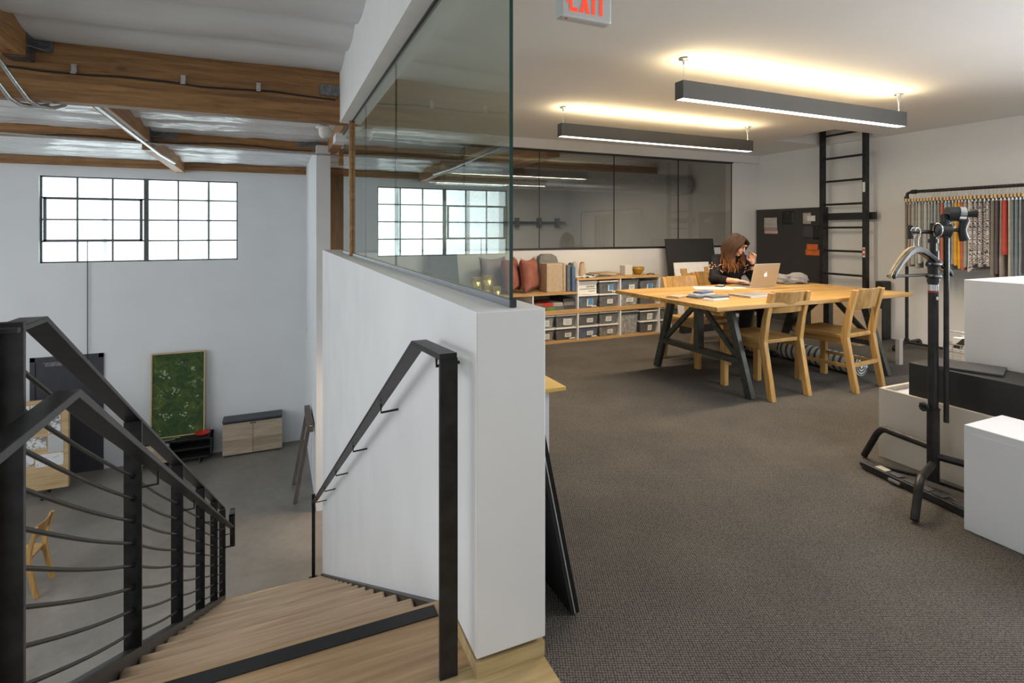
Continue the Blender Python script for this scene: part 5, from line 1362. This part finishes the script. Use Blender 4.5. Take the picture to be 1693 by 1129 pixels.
def hand(wr, d, pn, thumb_s, curl, splay=1.0):
    """wr wrist, d direction of the hand, pn palm normal"""
    d = V(d).normalized(); pn = V(pn); pn = (pn - d * pn.dot(d)).normalized(); sd = d.cross(pn).normalized()
    b.caps(wr, wr + d * .03, .024, .023)
    for q in (-.024, -.008, .008, .024): b.caps(wr + d * .02 + sd * q * .7, wr + d * .085 + sd * q, .014, .0125)
    ln = [.062, .074, .080, .070]
    for k, q in enumerate((-.028, -.0095, .0095, .028)):
        k_ = k if thumb_s > 0 else 3 - k
        L = ln[k_]; p = wr + d * .088 + sd * q; dd = (d + sd * q * 2.5 * splay).normalized(); r_ = .0085; a = 0
        for sgm, fr in enumerate((.44, .32, .24)):
            a += curl[k][sgm]
            nd = (dd * math.cos(R(a)) + pn * math.sin(R(a))).normalized()
            p2 = p + nd * L * fr; b.caps(p, p2, r_, r_ - .0008, 8); p = p2; r_ -= .0008
    p = wr + d * .03 + sd * .022 * thumb_s; t1 = p + (d * .55 + sd * .75 * thumb_s + pn * .35).normalized() * .04; t2 = t1 + (d * .9 + sd * .25 * thumb_s + pn * .4).normalized() * .032
    b.caps(p, t1, .0125, .0105, 8); b.caps(t1, t2, .0103, .008, 8)
hand(wrR, (.075, -.16, .0), (0, -.05, -1), 1, [(8, 24, 18), (10, 26, 18), (12, 28, 20), (12, 30, 20)])
hand(wrL, (-.03, -.02, .2), (-.55, -.8, .1), -1, [(18, 35, 25), (28, 45, 30), (45, 60, 40), (60, 70, 45)])
# legs under the table
for s, kn, ft in ((1, V((4.47, 4.10, .52)), V((4.45, 4.16, .06))), (-1, V((4.69, 4.08, .52)), V((4.70, 4.12, .06)))):
    b.caps(V((4.58 - s * .09, 4.54, .53)), kn, .085, .06); b.caps(kn, ft, .058, .04); b.caps(ft + V((0, .03, -.025)), ft + V((0, -.14, -.03)), .032, .026)
body = obj('body', b, M['skin'], wm); remesh(body, .0045, 5)
# eyes and lips
for s in (-1, 1):
    e = MB(); e.ball(hp(s * .030, .0765, .010), (.011, .009, .0055), 12, 8, HR); obj('eye', e, M['eyewhite'], wm)
    e = MB(); e.ball(hp(s * .030, .0845, .009), (.0058, .002, .0052), 10, 6, HR); obj('iris', e, M['black'], wm)
    e = MB(); e.caps(hp(s * .016, .0975, .036), hp(s * .046, .085, .036), .0035, .0025, 8); obj('eyebrow', e, M['hairdark'] if 'hairdark' in M else M['black'], wm)
e = MB(); e.caps(hp(-.018, .0885, -.049), hp(.018, .0885, -.049), .0045, .0045, 8); e.caps(hp(-.014, .089, -.057), hp(.014, .089, -.057), .005, .005, 8); obj('lips', e, M['lips'], wm)
# blouse
b = MB(); b.sm = True
b.caps(pel + V((0, 0, -.02)), chest, .158, .145); b.caps(chest, neckb + V((0, 0, -.035)), .14, .075); b.caps(shR, shL, .070, .070); b.caps(chest + V((-.08, -.02, .02)), chest + V((.08, -.02, .02)), .105, .105)
for (sh, el, wr, t) in ((shR, elR, wrR, .55), (shL, elL, wrL, .45)):
    b.caps(sh, (sh + el) / 2, .066, .062); b.caps((sh + el) / 2, el, .063, .056)
    w2 = el + (wr - el) * t; b.caps(el, w2, .057, .042)
bl_ = obj('blouse', b, M['cloth'], wm); remesh(bl_, .008, 4)
bt = bl_.modifiers.new('Folds', 'DISPLACE'); tx = bpy.data.textures.new('folds', 'CLOUDS'); tx.noise_scale = .07; bt.texture = tx; bt.strength = .022; bt.mid_level = .5
# lace inset on the sleeve
e = MB(); rng = random.Random(4)
for sh, el, cx in ((shR, elR, 1), (shL, elL, 1)):
    ax = (el - sh).normalized(); o1 = ax.cross(V((0, 0, 1))).normalized(); o2 = ax.cross(o1)
    for _ in range(70):
        t = rng.uniform(.38, .72); a = rng.uniform(0, 2 * PI); rr = .071
        c = sh + (el - sh) * t + (o1 * math.cos(a) + o2 * math.sin(a)) * rr
        e.ball(c, rng.uniform(.003, .0075), 6, 4)
obj('lace_inset', e, M['skin'], wm)['kind'] = 'stuff'
# trousers
b = MB(); b.sm = True
for s, kn, ft in ((1, V((4.47, 4.10, .52)), V((4.45, 4.16, .06))), (-1, V((4.69, 4.08, .52)), V((4.70, 4.12, .06)))):
    b.caps(V((4.58 - s * .09, 4.54, .53)), kn, .097, .073); b.caps(kn, ft + V((0, 0, .05)), .070, .055)
b.caps(V((4.50, 4.56, .53)), V((4.66, 4.56, .53)), .115, .115)
tr_ = obj('trousers', b, M['trouser'], wm); remesh(tr_, .01, 4)
# shoes, watch
for ft in (V((4.45, 4.16, .06)), V((4.70, 4.12, .06))):
    e = MB(); e.caps(ft + V((0, .04, -.022)), ft + V((0, -.15, -.028)), .040, .032); obj('shoe', e, M['black'], wm)
e = MB(); ax = (wrL - elL).normalized(); c = wrL - ax * .012
o1 = ax.cross(V((1, 0, 0))).normalized(); o2 = ax.cross(o1)
e.tube([c - ax * .011, c + ax * .011], .031, 18); wt = obj('wristwatch', e, M['black'], wm)
# hair: lengths from the parting, dark at the crown, golden at the ends
m, nt, out = newmat('brown hair with golden ends')
t = N(nt, 'ShaderNodeTexCoord'); sp = N(nt, 'ShaderNodeSeparateXYZ'); nt.links.new(t.outputs['Object'], sp.inputs[0])
nz = noise(nt, coords(nt, (40, 40, 3)), 2, 3)
ad = N(nt, 'ShaderNodeMath', operation='MULTIPLY_ADD'); nt.links.new(nz, ad.inputs[0]); ad.inputs[1].default_value = .22; nt.links.new(sp.outputs[2], ad.inputs[2])
mr = N(nt, 'ShaderNodeMapRange'); mr.inputs['From Min'].default_value = .88; mr.inputs['From Max'].default_value = 1.32; nt.links.new(ad.outputs[0], mr.inputs['Value'])
principled(nt, out, ramp(nt, mr.outputs[0], [(.10, (.42, .20, .065)), (.38, (.19, .075, .025)), (.62, (.055, .024, .011)), (1, (.035, .017, .009))]), .6, 0, .2)
M['hair'] = m
b = MB(); rng = random.Random(9)
b.ball(hp(0, -.030, .030), (.084, .094, .090), 22, 14, HR)
strands = []
for s in (-1, 1):
    for k in range(46):
        f = k / 45
        # root runs along the parting from brow to nape
        root = hp(s * .012, .062 - .15 * f, .098 + .02 * math.sin(PI * f) - .05 * f * f)
        wide = .088 + .012 * rng.random()
        ya = .058 - .16 * f + rng.uniform(-.01, .01)
        ya += .018 * (1 - f); mid1 = hp(s * (.062 + .01 * rng.random()), ya * .9 + .014, .062)
        mid2 = hp(s * wide, ya * .85 - .002, -.010)
        drop = rng.uniform(.86, .93) if s > 0 else rng.uniform(.90, .97)
        p3 = hp(s * (wide + .008), ya * .8 - .005, -.08)
        x3 = p3.x + rng.uniform(-.015, .015); y3 = p3.y + rng.uniform(-.02, .01)
        if y3 > 4.33: y3 = 4.33 + (y3 - 4.33) * .5
        p4 = V((x3 + rng.uniform(-.02, .02), y3 - .012, (p3.z + drop) / 2 + .02)); p5 = V((x3 + rng.uniform(-.025, .03), y3 - .02 + rng.uniform(-.015, .015), drop))
        b.tube([root, mid1, mid2, p3, p4, (p4 * 2 + p5) / 3 + V((rng.uniform(-.02, .02), rng.uniform(-.014, .014), 0)), (p4 + p5 * 2) / 3 + V((rng.uniform(-.024, .024), rng.uniform(-.016, .016), 0)), p5], [.010, .013, .013, .012, .010, .010, .008, .002], 6)
obj('hair', b, M['hair'], wm)

# ------------------------------------------------------------------ light
def area(name, loc, rot, sx, sy, power, color=(1, 1, 1), spread=180):
    l = bpy.data.lights.new(name, 'AREA'); l.shape = 'RECTANGLE'; l.size = sx; l.size_y = sy; l.energy = power; l.color = color; l.spread = R(spread)
    o = bpy.data.objects.new(name, l); COL.objects.link(o); o.location = loc; o.rotation_euler = rot; return o
DAY = (.93, .97, 1.0)
area('hall_window_daylight', (-9.3, 4.5, 1.0), (0, R(-90), 0), 2.4, 8.8, 185, DAY)
area('hall_skylight', (-6.2, 4.0, 2.72), (0, 0, 0), 3.0, 6.5, 110, DAY)
area('rear_window_daylight', (-3.2, -4.95, .9), (R(90), 0, 0), 6.0, 2.4, 38, DAY)
area('room_window_daylight', (5.2, -4.95, 1.35), (R(90), 0, 0), 2.8, 1.9, 60, DAY)
area('side_fill', (6.76, .3, 1.5), (0, R(90), 0), 1.5, 2.8, 100, DAY, 95)  # added unseen fill: brightens the ceiling from the right, spread kept off the glass
area('room_skylight', (4.4, .05, 2.44), (0, 0, 0), 1.8, 1.2, 105, DAY)
area('front_window_daylight', ((wx0 + wx1) / 2, YF + 1.2, 1.5), (R(-90), 0, 0), 3.6, 2.2, 70, DAY)
area('stair_fill', (-2.3, 1.4, 2.72), (0, R(8), 0), 1.4, 2.4, 70, DAY)  # added overhead fill to lift the treads; the roof has no opening here
area('under_mezzanine_lamp', (1.9, 8.3, -.9), (0, R(25), 0), .6, .6, 45, (1, .72, .48))
for (x0, x1, y) in ((2.45, 4.83, 2.81), (2.40, 4.80, 4.36)):
    area('pendant_downlight', ((x0 + x1) / 2, y, 2.174), (0, 0, 0), x1 - x0 - .05, .06, 46, (1, .80, .58))
area('far_room_fill', (4.2, 9.6, 2.2), (0, 0, 0), 2.0, .3, 80, (1, .93, .84))  # added fill light so the space behind the back glazing is less dark
wd = bpy.data.worlds.new('sky'); S.world = wd; wd.use_nodes = True
bg = wd.node_tree.nodes['Background']; bg.inputs['Color'].default_value = (.93, .97, 1, 1); bg.inputs['Strength'].default_value = 2.2

# ------------------------------------------------------------------ camera
cam = bpy.data.cameras.new('camera'); co = bpy.data.objects.new('camera', cam); COL.objects.link(co)
cam.sensor_width = 36; cam.lens = 36 * 885 / 1693; cam.shift_y = -(564.5 - 382) / 1693; cam.clip_start = .05
co.location = (0, 0, H); co.rotation_euler = (R(90), 0, -R(23.75))
S.camera = co
S.view_settings.view_transform = 'Standard'; S.view_settings.look = 'None'; S.view_settings.gamma = 1; S.view_settings.exposure = -0.13
S.view_settings.use_curve_mapping = False
S.cycles.use_denoising = True
S.cycles.max_bounces = 10; S.cycles.transparent_max_bounces = 24; S.cycles.sample_clamp_indirect = 6
